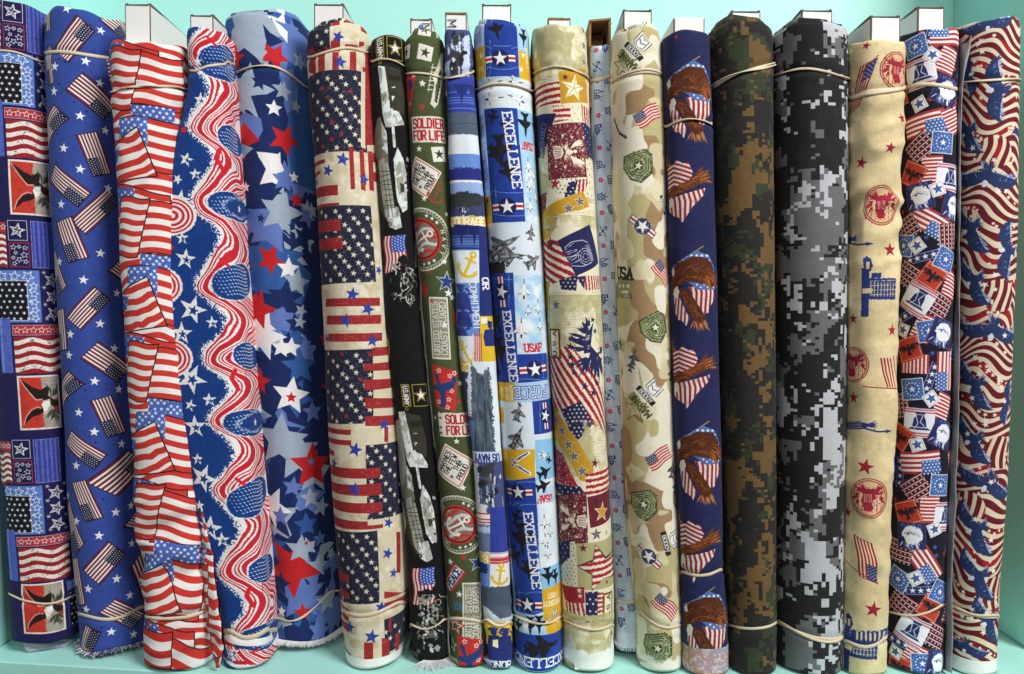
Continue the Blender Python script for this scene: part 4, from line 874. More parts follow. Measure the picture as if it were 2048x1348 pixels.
# 8 ---- olive service patches
def p_olive(c):
    OL = (76, 86, 54); RD, NV, TN = (196, 52, 46), (40, 62, 118), (178, 170, 150); c.fill(OL); r = np.random.RandomState(6); c.mottle((62, 70, 44), 20, 3, .5, .8, .5)
    def plate(x, y, a, k, lines, col=RD, bgc=(228, 222, 208), w_=34, h_=25):
        m = c.A(x, y, a, k); c.rect(-w_, -h_, w_, h_, bgc, m, 1, .6)
        for _ in range(60): c.ell((r.rand() * 2 - 1) * w_, (r.rand() * 2 - 1) * h_, .6 + r.rand(), .6, (180, 172, 156), m, .6, 0, 0, 5)
        for i, (t_, hh, dx) in enumerate(lines): c.text(t_, dx, (i - (len(lines) - 1) / 2) * h_ * .92, hh, col, 0, .2, .6, False, m, .15, tw=66)
        return m
    def sq(x, y, a, k=15): m = c.A(x, y, a); c.rect(-k, -k, k, k, (228, 226, 214), m, 1, .3); c.star(0, 0, k * .72, (56, 60, 42), 5, m)
    def dia(x, y, a, k, lines):
        m = c.A(x, y, a, k); c.rect(-34, -34, 34, 34, (230, 226, 216), m); c.line([(-30, -30), (30, -30), (30, 30), (-30, 30)], 1.8, RD, m, True)
        for i, (t_, dx) in enumerate(lines): c.text(t_, dx, -20 + i * 14, 10.5, (40, 38, 40), 0, .17, .56, False, m, tw=6.6 * len(t_))
        c.star(16, -6 + 14, 5, NV, 0, m); c.star(-20, 8, 5, NV, 0, m)
    def seal(x, y, k=1.0):
        m = c.A(x, y, 0, k); c.ell(0, 0, 66, 66, (206, 204, 186), m); c.ell(0, 0, 63, 63, OL, m)
        for i in range(60): a = i * math.pi / 30; c.line([(60 * math.cos(a), 60 * math.sin(a)), (64 * math.cos(a + .05), 64 * math.sin(a + .05))], 1.4, (230, 226, 210), m)
        c.ring(0, 0, 58, 1.4, (206, 204, 186), m); c.ell(0, 0, 44, 44, RD, m); c.ring(0, 0, 39, 2, K, m)
        c.ell(0, 0, 36, 36, (120, 118, 104), m)
        c.set_clip([(36 * math.cos(t), 36 * math.sin(t)) for t in np.linspace(0, 6.28, 24, endpoint=False)], m)
        for i in range(-4, 6): c.line([(-40 + t * 80, i * 15 - t * 26 + 6 * math.sin(t * 8)) for t in np.linspace(0, 1, 9)], 6.5, RD if i % 2 else (214, 196, 190), m, rough=.5)
        ma = (m[0] @ (np.array([[math.cos(1.1), -math.sin(1.1)], [math.sin(1.1), math.cos(1.1)]]) * 1.2), m[1]); anchor(c, ma, (236, 234, 228), 4.5)
        c.set_clip()
        for tx, a0, st in (('NAVY', -18, 17), ('UNITED STATES', 120, 9)):
            for i, ch in enumerate(tx): a = math.radians(a0 + i * st); c.text(ch, 51 * math.cos(a), 51 * math.sin(a), 9, (214, 210, 190), math.degrees(a) + 90, .18, .6, m=m)
        for a in (-70, -56, -42, 60, 74, 88): c.star(51 * math.cos(math.radians(a)), 51 * math.sin(math.radians(a)), 5, W, a, m)
    def coast(x, y, k=1.0):
        m = c.A(x, y, -88, k); c.rect(-63, -20, 63, 20, (230, 226, 214), m); c.rect(-60, -17, 60, 17, (150, 146, 128), m, 1, .4)
        [c.text(t_, dx, yy + dx, hh, col, 0, .16, .5, True, m, tw=106) for t_, yy, hh in (('UNITED STATES', -7.5, 11.5), ('COAST GUARD', 8, 12.5)) for dx, col in ((1, (88, 84, 72)), (0, (228, 224, 210)))]
    def plane(x, y, a=0, k=1.0):
        m = c.A(x, y, a, k); c.poly([(-24, -46), (30, -34), (22, 48), (-20, 40)], RD, m, 1, .4)
        for q in ((-8, -34), (14, -24), (24, -30), (10, 24), (-12, 30), (16, 6), (6, 40)): ostar(c, q[0], q[1], 5, W, q[0], 1.2, m)
        c.poly([(-20, -30), (-10, -26), (-6, -6), (16, -14), (22, -24), (28, -22), (22, 0), (4, 8), (2, 40), (-8, 40), (-8, 10), (-22, 4), (-22, -4), (-12, -6)], NV, m, 1, 1.0); c.mottle((90, 130, 190), 2, 9, .95, 1, 0)
    sq(850, 103, 12); sq(812, 100, 8, 13)
    m = c.A(874, 160, 12)
    c.poly([(2, -62), (10, -60), (10, -30), (14, -20), (10, 46), (4, 56), (-6, 50), (-4, 10), (-10, -5), (-4, -30)], (212, 210, 194), m, 1, .4); c.poly([(4, -26), (10, -20), (7, 40), (2, 44), (-1, 10)], OL, m, 1, .4)
    for j in range(8): c.ell(8 - j * .3, -14 + j * 8, 2.2, 2.6, (50, 54, 40), m)
    for j in range(6): c.line([(-7, -24 + j * 9), (-16, -22 + j * 9)], 2.2, (212, 210, 194), m)
    c.line([(-14, -30), (-14, 26)], 1.5, (212, 210, 194), m)
    c.poly([(808, 138), (832, 140), (820, 226), (814, 190)], RD); c.ell(820, 164, 6, 12, NV, rough=.9); ostar(c, 826, 150, 4, W); ostar(c, 819, 205, 4, W)
    plate(857, 255, 0, 1, [('SOLDIER', 18, 0), ('FOR LIFE', 18, 0)], (176, 44, 56), w_=38, h_=26)
    sq(878, 303, -6); dia(842, 352, -58, .92, [('MARINES', 0), ('THE FEW', 0), ('THE', 6), ('PROUD', 0)]); m = c.A(873, 385, 25, .95); anchor(c, m, (170, 60, 44), 2.6); dia(912, 345, 40, .5, [])
    seal(842, 478, .98); coast(879, 655)
    c.star(845, 165, 7, W, 5); c.star(897, 585, 10, W, 6); c.star(889, 648, 8, W)
    for x, y, k, col in ((844, 166, 7, W), (893, 213, 6, W), (843, 209, 8, RD), (838, 296, 7, W), (872, 352, 6, W), (848, 396, 7, W), (893, 424, 6, W), (888, 518, 7, W), (852, 540, 6, RD), (904, 590, 8, W), (920, 762, 7, W), (918, 803, 7, RD), (913, 882, 7, W), (925, 972, 8, W), (900, 1118, 8, W), (926, 1110, 8, RD), (918, 1188, 8, W), (870, 835, 6, W), (863, 600, 6, RD)): c.star(x, y, k, col, 8)
    c.star(893, 560, 24, (200, 206, 214), 8); c.star(893, 560, 19, NV, 8, rough=.6)
    c.poly([(846, 555), (856, 575), (850, 592), (842, 580)], RD, rough=.4)
    plane(886, 770, 3); c.poly([(905, 610), (916, 640), (908, 650)], RD); plate(912, 845, 1, .98, [('SOLDIER', 17, 12), ('FOR LIFE', 17, 12)], (176, 44, 56), w_=38, h_=25); c.star(880, 833, 4.5, NV); c.star(881, 850, 4.5, NV); c.star(882, 865, 4.5, NV); c.star(882, 822, 4.5, NV)
    dia(905, 930, -58, 1.0, [('MARINES', 0), ('THE FEW', 0), ('THE', 6), ('PROUD', 0)])
    seal(914, 1045, .92); m = c.A(905, 1155, -52, 1); c.rect(-30, -15, 30, 15, RD, m); c.rect(-28, -10, 28, 10, W, m); c.text('PEACE', 2, 0, 15, NV, 0, .2, .6, True, m, tw=46)
    c.star(955, 1120, 22, (190, 196, 204), 8); c.star(955, 1120, 17, NV, 8, rough=.6); ostar(c, 915, 1210, 9, (40, 110, 170), 0, 2.5)
    coast(944, 1222, 1.0); c.star(911, 1250, 24, (196, 60, 56), 10); c.star(911, 1250, 17, (230, 200, 196), 10); c.star(911, 1250, 12, OL, 10); ostar(c, 905, 1287, 14, (214, 210, 196), 5, 2)
    plane(940, 1312, -3, 1.05)
# 9 ---- navy ships
def p_ships(c):
    NV, RB, LB, SL, YE, WH = (38, 50, 116), (52, 66, 158), (104, 142, 214), (84, 98, 118), (228, 190, 50), (224, 234, 242); c.fill(WH); r = np.random.RandomState(9)
    def band(y0, y1, col, rough=0, x0=860, x1=1050): c.rect(x0, y0, x1, y1, col, None, 1, rough)
    def ship(x, y, k, dark=(58, 60, 64)):
        m = c.A(x, y, 0, k)
        for _ in range(34): xx, yy = r.randn() * 7, -40 + 80 * r.rand(); c.ell(xx, yy, 2 + 6 * r.rand(), 3 + 9 * r.rand(), [dark, (40, 40, 44), (84, 86, 88), (60, 62, 70)][r.randint(4)], m, 1, 1.4, r.rand() * 60)
        for _ in range(16): xx, yy = r.randn() * 14, -30 + 70 * r.rand(); c.ell(xx, yy, 1 + 2 * r.rand(), 4 + 8 * r.rand(), [(236, 240, 246), (150, 170, 214)][r.randint(2)], m, .9, 1.2)
    def sil(y, col, lines=True):
        if lines:
            for i in range(5): c.line([(880, y + 14 + i * 7), (1000, y + 14 + i * 7)], 1.6, LB)
        for cx in (0, 26): c.poly([(905 + cx, y - 4), (912 + cx, y + 4), (914 + cx, y + 16), (920 + cx, y + 18), (922 + cx, y + 40), (926 + cx, y + 18), (932 + cx, y + 14), (934 + cx, y + 2), (942 + cx, y - 4)], col, rough=.7)
    def men(x, y, k, col):
        m = c.A(x, y, 0, k); c.ell(0, -14, 6, 7, col, m); c.poly([(-10, -16), (8, -17), (9, -20), (-5, -23), (-11, -20)], col, m); c.poly([(-12, -6), (8, -8), (16, 6), (18, 24), (-14, 24), (-16, 6)], col, m); c.line([(10, -2), (20, -6), (10, -14)], 4, col, m)
    c.rect(860, 40, 1000, 152, (70, 80, 130)); c.rect(924, 70, 940, 150, (200, 214, 240), None, 1, 2); c.rect(888, 120, 900, 152, (170, 190, 230), None, 1, 2); ship(912, 100, .95)
    band(150, 228, RB); sil(170, NV); band(224, 268, SL, 1); c.line([(890, 246), (960, 243)], 1.5, (60, 72, 90)); c.mottle((96, 110, 130), 8, 3, 1, 1.1, 0)
    band(268, 306, WH, 1.5); band(306, 332, LB); band(330, 358, (40, 50, 128), 2.2); band(356, 362, W); band(360, 392, (150, 176, 226), 1.2); c.rect(880, 388, 1000, 428, (60, 70, 110), None, 1, 2.5)
    m = c.A(930, 400, 90, .62); 
    for _ in range(2): ship(925, 398, .45)
    c.poly([(895, 388), (930, 380), (965, 392), (960, 412), (905, 414)], (52, 56, 60), rough=2); 
    band(428, 450, YE); c.text('COURAGE', 934, 439, 15, (246, 244, 232), 0, .2, .6, True, tw=74)
    band(450, 500, NV); c.rect(905, 478, 960, 492, LB, None, .5); sil(452, (30, 38, 100)); c.rect(860, 452, 903, 500, (50, 60, 140)); c.rect(862, 500, 903, 560, (200, 60, 70))
    for i in range(9): c.ell(896, 455 + i * 6, 1.4, 1.4, W)
    band(498, 562, WH, 0, 905); m = c.A(937, 530, 28, 1.15); anchor(c, m, YE, 6)
    c.rect(860, 560, 958, 668, LB); c.rect(958, 450, 1060, 670, NV); c.text('OR', 972, 566, 14, W, 90, .22, .6, True)
    men(922, 592, 1.1, (52, 66, 140)); men(926, 628, 1.0, (46, 58, 132)); men(920, 660, 1.1, (52, 66, 140)); c.text('COMMITMENT', 950, 608, 13, W, 88, .16, .58, tw=94)
    c.rect(960, 630, 1060, 720, YE); men(982, 665, 1.1, NV); c.rect(962, 632, 975, 645, (246, 240, 200))
    c.rect(860, 668, 948, 722, WH); m = c.A(930, 700, -24, 1); anchor(c, m, YE, 5)
    for i in range(5): c.rect(945 + i * 4, 664, 947.2 + i * 4, 722, (200, 60, 70))
    c.rect(945, 664, 947, 722, W); c.rect(860, 720, 942, 742, YE); c.text('CO', 929, 731, 14, W, 180, .22, .62, True); c.rect(860, 742, 1060, 906, (66, 72, 116), None, 1, 1); c.ell(938, 760, 8, 5, W, rough=1.5)
    c.rect(938, 720, 975, 748, WH, None, 1, 1); c.rect(936, 742, 946, 830, (220, 228, 238), None, 1, 1)
    c.poly([(942, 722), (960, 745), (978, 728), (986, 790), (992, 900), (952, 904), (944, 840)], (82, 96, 112), rough=2.4); c.set_clip([(940, 722), (994, 722), (994, 904), (942, 904)]); lum = np.clip(1 - np.abs(c.a - np.array([82, 96, 112])).sum(2) / 40, 0, 1); c.mask(lum * np.clip((c.noise(5, 3, 3, 5) - .52) * 8, 0, 1), (112, 126, 142), .8); c.mask(lum * np.clip((c.noise(4, 4, 3, 6) - .55) * 8, 0, 1), (56, 66, 80), .8); c.set_clip(); c.line([(966, 750), (972, 902)], 1.4, (44, 54, 68)); c.poly([(978, 725), (1010, 715), (1010, 910), (990, 905), (984, 800)], WH, rough=2.4); c.rect(936, 840, 948, 900, LB, None, 1, 1.2)
    band(903, 924, (200, 216, 236)); c.text('US NAVY', 974, 913, 14, NV, 180, .2, .62, tw=52)
    band(922, 1026, (72, 80, 130)); c.rect(948, 924, 958, 1020, (214, 220, 230), None, 1, 2); ship(976, 968, 1.0); c.rect(958, 1004, 975, 1026, W, None, .9, 2.5)
    c.rect(900, 1024, 982, 1046, W); [c.rect(900, 1025 + i * 7, 982, 1028.5 + i * 7, (200, 60, 70)) for i in range(3)]
    c.rect(900, 1046, 984, 1104, (112, 124, 160), None, 1, 1.5); c.rect(900, 1050, 984, 1064, (190, 204, 230), None, 1, 2); c.rect(980, 1014, 1060, 1104, RB)
    c.rect(900, 1102, 980, 1126, YE); c.text('E', 970, 1114, 15, W, 180, .22, .6, True); c.rect(980, 1102, 1060, 1122, W); [c.rect(980, 1103 + i * 6, 1060, 1106 + i * 6, (200, 60, 70)) for i in range(4)]
    c.rect(900, 1126, 980, 1172, LB); c.rect(900, 1126, 976, 1146, NV, None, 1, 2); c.rect(980, 1122, 1060, 1174, W); m = c.A(1000, 1148, 10, .95); anchor(c, m, YE, 5)
    band(1172, 1212, (74, 88, 108), 1); band(1210, 1248, WH, 3); c.poly([(972, 1205), (1024, 1205), (1022, 1225), (1000, 1232), (985, 1222)], SL, rough=2)
    band(1245, 1292, YE); men(988, 1275, 1.1, NV); men(1012, 1278, 1.15, NV); band(1288, 1400, NV); c.rect(985, 1278, 996, 1292, (250, 240, 190)); c.text('HONOR', 996, 1331, 14, W, 0, .2, .66, True, tw=58)

# 10 --- air force
def p_air(c):
    RB, SK, YE, NV, WH = (34, 62, 150), (166, 206, 236), (216, 172, 40), (26, 30, 58), (236, 242, 246); c.fill(SK); r = np.random.RandomState(10)
    c.mottle(WH, 24, 3, .42, .7, .9)
    def panel(p): c.poly(p, RB, rough=.1); return p
    def clouds(p): c.set_clip(p); c.mottle((44, 78, 172), 16, 8, .5, .8, .6); c.set_clip()
    def ticks(y, x0, x1):
        for x in np.arange(x0, x1, 3.6): c.line([(x, y), (x + 1.6, y)], 1.1, (150, 190, 235))
    def vticks(x, y0, y1):
        for y in np.arange(y0, y1, 3.6): c.line([(x, y), (x, y + 1.6)], 1.1, (150, 190, 235))
    BK = (30, 30, 40)
    def greyjet(x, y, a, k):
        m = c.A(x, y, a, k); jet(c, m, (92, 94, 98), (160, 162, 166), .5)
        for _ in range(12): c.ell(r.randn() * 5, r.randn() * 12, 1 + 2.5 * r.rand(), 1 + 4 * r.rand(), [(60, 62, 66), (130, 132, 136), (40, 42, 48)][r.randint(3)], m, .9, .8)
    def whitejet(x, y, a, k):
        m = c.A(x, y, a, k); jet(c, m, (216, 218, 220), (246, 246, 246), .3); c.line([(-14, 10), (-8, 8)], 1.5, BK, m); c.line([(8, 8), (14, 10)], 1.5, BK, m); c.rect(-2, 12, 2, 22, BK, m, 1, .6); c.line([(0, -28), (0, -20)], 1.5, BK, m)
    def blackjet(x, y, a, k): jet(c, c.A(x, y, a, k), BK)
    # left light-blue strip
    c.poly([(930, 40), (968, 40), (978, 440), (940, 440)], (176, 204, 232)); c.text('AIR FORCE', 966, 300, 19, (40, 70, 150), 88, .26, .66, True); c.text('AIR FORCE', 966, 300, 19, (196, 216, 238), 88, .12, .66, True); c.text('CE', 955, 70, 18, (40, 70, 150), 88, .24, .66, True); c.text('CE', 955, 70, 18, (196, 216, 238), 88, .12, .66, True)
    c.poly([(935, 92), (969, 88), (971, 150), (940, 156)], YE); c.star(962, 106, 8, W); c.text('FS', 962, 135, 9, (246, 230, 170), 0, .2)
    p = panel([(968, 42), (1034, 44), (1038, 150), (972, 152)]); clouds(p); c.text('EXCELLENCE', 1019, -4, 19, W, 87, .17, .66, True, tw=146); m = c.A(992, 60, 10, .9); blackjet(992, 55, 170, .8)
    ticks(91, 972, 1036); ticks(133, 974, 1038); vticks(980, 80, 150); roundel(c, c.A(1000, 113, -2), 17)
    c.poly([(1034, 44), (1075, 48), (1075, 100), (1037, 98)], SK); blackjet(1047, 70, 185, .7); blackjet(1062, 80, 185, .6)
    c.poly([(1037, 97), (1085, 100), (1085, 150), (1039, 152)], YE); c.star(1046, 107, 7, W); c.star(1042, 135, 7, W); c.text('FIRST', 1054, 118, 10, (246, 236, 190), 88, .2)
    c.rect(930, 152, 1100, 216, (220, 232, 240)); whitejet(985, 165, 80, .7); whitejet(1030, 163, 90, .6); whitejet(1035, 195, -70, .75); whitejet(985, 196, 88, .8); whitejet(1075, 200, 80, .6)
    p = panel([(968, 218), (1034, 214), (1050, 440), (985, 444)]); clouds(p)
    for x, y, a, k in ((984, 232, 200, .6), (1000, 300, 178, 1.25), (988, 305, 150, .8), (1016, 345, 165, .9), (1008, 245, 185, .5)): blackjet(x, y, a, k)
    c.text('EXCELLENCE', 1024, 295, 18.5, W, 86, .17, .635, True, tw=148); ticks(381, 982, 1047); ticks(427, 986, 1048); vticks(992, 370, 440); roundel(c, c.A(1014, 408, -2), 18)
    c.poly([(962, 390), (981, 388), (984, 442), (966, 446)], YE); c.star(976, 400, 7, K)
    c.poly([(1034, 216), (1068, 214), (1070, 280), (1038, 284)], (150, 200, 236)); blackjet(1050, 245, 182, .9); blackjet(1066, 250, 182, .7); c.text('USAF', 1057, 292, 13, (206, 50, 56), 180, .22, .6, True, tw=34)
    for x, y in ((1056, 330), (1058, 365), (1066, 350), (1072, 390), (1060, 410)): whitejet(x, y, 2, .55)
    c.rect(940, 443, 1110, 548, (214, 226, 238)); greyjet(1002, 490, 62, 1.55); greyjet(1020, 510, 88, 1.1); greyjet(1062, 460, 10, .62); greyjet(1068, 520, 60, .85); c.rect(972, 520, 1010, 548, (40, 42, 46), None, 1, 2)
    p = panel([(978, 546), (1026, 544), (1034, 706), (1036, 762), (990, 768)]); clouds(p); c.poly([(1034, 703), (1092, 700), (1096, 760), (1036, 764)], RB); c.set_clip([(978, 546), (1026, 544), (1036, 762), (985, 765)]); 
    for x, y, a, k in ((992, 640, 150, 1.0), (1000, 700, 170, 1.1), (995, 745, 190, .8)): blackjet(x, y, a, k)
    c.set_clip()
    vticks(1017, 548, 612); ticks(556, 982, 1024); roundel(c, c.A(1002, 578, 88), 17); c.text('EXCELLENCE', 1019, 689, 17.5, W, 87, .17, .68, True, tw=138)
    for x, y, k in ((1048, 580, .8), (1042, 655, .8), (1076, 610, .6), (1080, 650, .5), (1056, 620, .4)): whitejet(x, y, 4, k)
    c.text('USAF', 1068, 691, 15, (206, 40, 48), -2, .22, .62, True, tw=40); roundel(c, c.A(1070, 733, -4), 18); vticks(1086, 704, 760); ticks(755, 1036, 1092)
    c.rect(975, 764, 1030, 802, YE); [c.text(t_, 1012, y_, 9, (248, 240, 210), 88, .18, .5, True) for t_, y_ in ()]
    for k, t_ in enumerate(('SERVICE', 'BEFORE', 'SELF')): c.text(t_, 1022 - k * 9, 783, 7, (250, 244, 214), 88, .18, .5, tw=4.6 * len(t_))
    c.poly([(1030, 764), (1110, 758), (1112, 798), (1031, 802)], (176, 206, 234)); c.text('FORCE', 1064, 780, 22, (44, 76, 156), 178, .26, .62, True, tw=74); c.text('FORCE', 1064, 780, 22, (206, 222, 240), 178, .12, .62, True, tw=74)
    c.rect(975, 802, 1120, 896, (216, 228, 238)); greyjet(1036, 818, 15, .75); greyjet(1032, 872, 30, 1.0); c.poly([(992, 815), (1006, 812), (1008, 842), (996, 846)], YE, rough=1.5); c.poly([(1064, 800), (1120, 796), (1122, 864), (1068, 866)], RB); roundel(c, c.A(1090, 826, 88), 15); vticks(1080, 800, 864)
    c.poly([(1000, 896), (1010, 896), (1014, 954), (1004, 956)], YE); c.poly([(1008, 896), (1069, 893), (1070, 954), (1012, 957)], YE); c.text('INTEGRITY', 1007, 925, 7, (250, 244, 214), -92, .18, .5, tw=44)
    def wings(x, y, a, k):
        m = c.A(x, y, a, k)
        for s in (-1, 1):
            c.poly([(-8, s * 3), (2, s * 14), (24, s * 25), (26, s * 19), (8, s * 8), (0, s * 2)], W, m); c.poly([(-6, s * 4), (3, s * 12), (22, s * 22.5), (22, s * 20), (6, s * 8)], (44, 66, 150), m)
            c.line([(6, s * 9.5), (22, s * 18)], 1.2, W, m); c.poly([(-14, s * 2), (-8, s * 6), (-12, s * 10), (-18, s * 6)], W, m); c.poly([(-14, s * 3), (-10, s * 6), (-13, s * 8.5), (-16.5, s * 6)], (44, 66, 150), m)
        c.star(-8, 0, 6, W, -90, m); c.star(-8, 0, 4.4, (44, 66, 150), -90, m)
    wings(1036, 925, 0, 1.0)
    c.poly([(1070, 880), (1120, 876), (1122, 955), (1072, 955)], (140, 196, 236)); blackjet(1090, 940, 70, .7); blackjet(1088, 968, 75, .7); blackjet(1098, 915, 110, .4); whitejet(1088, 905, 85, .5)
    p = panel([(1010, 957), (1070, 952), (1086, 1222), (1032, 1230)]); clouds(p)
    for x, y, a, k in ((1032, 1030, 200, .7), (1042, 1075, 176, 1.3), (1030, 1110, 160, .9), (1055, 1140, 168, .8)): blackjet(x, y, a, k)
    ticks(960, 1012, 1070); ticks(1005, 1014, 1072); vticks(1020, 955, 1010); roundel(c, c.A(1036, 983, -2), 16.5); c.text('EXCELLENCE', 1064, 1097, 17.5, W, 87, .17, .69, True, tw=152); ticks(1183, 1030, 1084); ticks(1222, 1032, 1086); vticks(1038, 1178, 1228); roundel(c, c.A(1054, 1204, -1), 17)
    c.text('USAF', 1091, 993, 14, (206, 40, 48), 180, .22, .58, True, tw=36); c.rect(1076, 1004, 1120, 1134, WH, None, .7, 2)
    for x, y in ((1088, 1040), (1090, 1080), (1100, 1060), (1096, 1105)): whitejet(x, y, 2, .55)
    c.poly([(1080, 1132), (1125, 1128), (1125, 1176), (1084, 1180)], (140, 196, 236)); blackjet(1096, 1152, 178, .7); blackjet(1110, 1150, 178, .6)
    c.poly([(1084, 1176), (1135, 1168), (1140, 1262), (1094, 1268), (1086, 1226)], YE); c.text('INTEGRITY', 1106, 1203, 10, (250, 244, 214), 180, .18, .52, tw=46); c.text('FIRST', 1106, 1188, 10, (250, 244, 214), 180, .18, .52, tw=26); wings(1108, 1225, 100, .7)
    c.poly([(1010, 1230), (1086, 1226), (1092, 1266), (1015, 1272)], (170, 206, 234)); 
    for x in (1036, 1060, 1078): blackjet(x, 1248, 180, .7)
    c.rect(1046, 1236, 1056, 1262, W)
    p = panel([(1015, 1270), (1150, 1264), (1150, 1336), (1015, 1338)]); clouds(p); blackjet(1090, 1292, 80, 1.3); blackjet(1070, 1300, 95, .9); c.text('EXCELLENCE', 1080, 1324, 18, W, 180, .17, .66, True, tw=150); c.rect(1000, 1338, 1170, 1400, (220, 228, 236)); c.ring(1082, 1352, 14, 3, RB)

# 11 --- antique americana patchwork
def p_antique(c):
    CR, SG, BU, NV, GO, RD = (232, 224, 196), (178, 172, 124), (106, 36, 50), (38, 40, 84), (196, 150, 44), (164, 38, 56); c.fill(CR); r = np.random.RandomState(12)
    def faces(y0, y1, seed):
        c.set_clip([(1030, y0), (1270, y0), (1270, y1), (1030, y1)]); c.mottle(SG, 26, seed, .44, .52, .85, 4, 1.3); c.mottle((204, 198, 158), 12, seed + 2, .5, .6, .7, 3); c.set_clip()
    def script(x0, y0, x1, y1):
        for y in np.arange(y0, y1, 4.2):
            x = x0
            while x < x1: l = 3 + 9 * r.rand(); c.line([(x, y), (min(x + l, x1), y + .3 * r.randn())], .9, (176, 166, 130), None, a=.8); x += l + 2.5
    def nstar(x, y, k, col=NV, rot=0):
        c.star(x, y, k + 2.2, CR, rot, inner=.44); c.star(x, y, k, col, rot, inner=.42)
        p = starpts(k, rot, .42) * RES + np.array(c.P(x, y)); ce = np.array(c.P(x, y))
        for i in range(0, 10, 2): c.rawpoly(np.array([ce, p[i], p[(i + 1) % 10]]), (208, 200, 176), .75)
    def dist(p, seed=1):
        c.set_clip(p); c.mottle(CR, 2.2, seed, .62, .75, .75, 2); c.set_clip()
    def stripes(p, x0, y0, x1, y1, a, pitch=15, col=RD):
        c.poly(p, CR); c.set_clip(p); m = c.A((x0 + x1) / 2, (y0 + y1) / 2, a)
        for k in range(-14, 15): c.rect(-220, k * pitch, 220, k * pitch + pitch * .52, col, m, 1, .9)
        c.set_clip()
    def dots(p, bgc, fg, pitch=12, k=3.4):
        c.poly(p, bgc); c.set_clip(p); q = np.array(p, float); a, b = q.min(0), q.max(0)
        for j in range(int((b[1] - a[1]) / pitch) + 1):
            for i in range(int((b[0] - a[0]) / pitch) + 1): c.star(a[0] + 4 + i * pitch + pitch / 2 * (j % 2), a[1] + 5 + j * pitch, k, fg, 10)
        c.set_clip()
    def eag(p, cx, cy, a, flip=1):
        c.poly(p, BU); c.line(list(p) + [p[0]], 1.2, (40, 20, 40)); m = c.A(cx, cy, a, .86, 1, flip)
        for s in (-1, 1): feathers(c, m, [(6, s * 6, .6, s), (14, s * 12, 1, s * .7), (20, s * 16, 1, s * .3)], 26, [(236, 226, 204)], 22, 3 + s, 2.2, .14, .5)
        c.poly([(-30, -16), (-12, -12), (-8, 0), (-12, 12), (-30, 16), (-34, 0)], (236, 226, 204), m, 1, .4)
        for i in range(6): c.line([(-30, -11 + i * 4.4), (-14, -8 + i * 3.2)], 1.2, BU, m)
        feathers(c, m, [(-6, -10, -.1, -1), (-2, 0, 1, 0), (-6, 10, -.1, 1)], 17, [(236, 226, 204)], 20, 9, 1.6, .4, .4); c.ell(6, 0, 9, 6, (236, 226, 204), m, 1, .8); c.ell(20, -2, 5, 4, (236, 226, 204), m)
        for q in ((-34, -30), (-8, -38), (14, -34), (34, -26), (40, -6), (40, 14), (32, 30), (-6, 34), (-28, 32), (46, -36), (24, -22)): c.star(q[0], q[1], 4.8, (236, 226, 204), 10 * q[0], m)
        dist(p, 5)
    def usa(x, y, a):
        m = c.A(x, y, a); c.poly([(-16, -30), (16, -30), (18, -20), (16, 20), (18, 30), (-18, 30), (-16, 20), (-18, -20)], (110, 56, 40), m); c.rect(-14, -27, 13, 27, GO, m); c.rect(-11, -25, 11, 25, (238, 232, 208), m); c.text('U.S.A', 0, 0, 11, (40, 36, 40), -90, .2, .7, True, m, gap=2.6)
    faces(30, 150, 4)
    for y in (60, 90, 122): nstar(1168, y, 9)
    script(1075, 150, 1120, 175)
    stripes([(1060, 162), (1122, 158), (1120, 206), (1064, 216)], 1070, 160, 1120, 214, -4, 13); c.rect(1060, 205, 1135, 245, CR); stripes([(1105, 210), (1140, 208), (1142, 238), (1108, 240)], 1110, 210, 1140, 240, -2, 11)
    c.poly([(1117, 143), (1170, 139), (1176, 203), (1122, 207)], GO); c.star(1148, 175, 28, (244, 236, 214), 8); [c.line([(1148, 175), tuple(np.array([1148, 175]) + starpts(27, 8)[i])], 1.4, GO) for i in range(0, 10, 2)]; c.star(1130, 150, 7, BU)
    dots([(1140, 210), (1163, 208), (1166, 244), (1142, 246)], CR, (200, 190, 150), 12, 4); stripes([(1163, 206), (1185, 206), (1190, 244), (1166, 244)], 1164, 206, 1186, 246, 90, 9)
    c.poly([(1068, 210), (1112, 225), (1088, 312), (1066, 290)], NV); m = c.A(1086, 262, 15); [c.ring(0, -10 + 8 * k, 8 - k, .9, (170, 176, 210), m) for k in range(4)]; [c.line([(-12 + 3 * k, 18), (-10 + 3 * k, 34)], .8, (170, 176, 210), m) for k in range(8)]
    faces(285, 400, 6)
    eag([(1094, 252), (1173, 247), (1177, 351), (1098, 356)], 1134, 303, 0); dots([(1163, 242), (1200, 246), (1200, 310), (1176, 312)], NV, CR, 8, 2.2); dots([(1170, 312), (1210, 312), (1215, 392), (1177, 392)], CR, NV, 9, 2.6)
    c.star(1112, 367, 12, RD, 10); dots([(1112, 358), (1177, 352), (1180, 392), (1116, 394)], CR, NV, 9, 2.4); c.star(1110, 367, 12, RD, 10); dots([(1136, 360), (1158, 356), (1150, 386), (1128, 392)], NV, CR, 9, 2.8); stripes([(1156, 356), (1176, 354), (1170, 380), (1150, 384)], 1160, 360, 1176, 380, 100, 9)
    c.poly([(1080, 388), (1094, 384), (1090, 445), (1080, 440)], BU); dist([(1080, 388), (1094, 384), (1090, 445), (1080, 440)], 3)
    c.poly([(1166, 378), (1178, 412), (1130, 430), (1098, 475), (1078, 492), (1076, 440), (1110, 402)], GO)
    for x, y in ((1160, 400), (1137, 416), (1116, 436), (1096, 452), (1086, 480)): nstar(x, y, 11)
    c.poly([(1115, 430), (1180, 410), (1195, 445), (1110, 480)], CR); script(1150, 420, 1190, 452); faces(425, 450, 9)
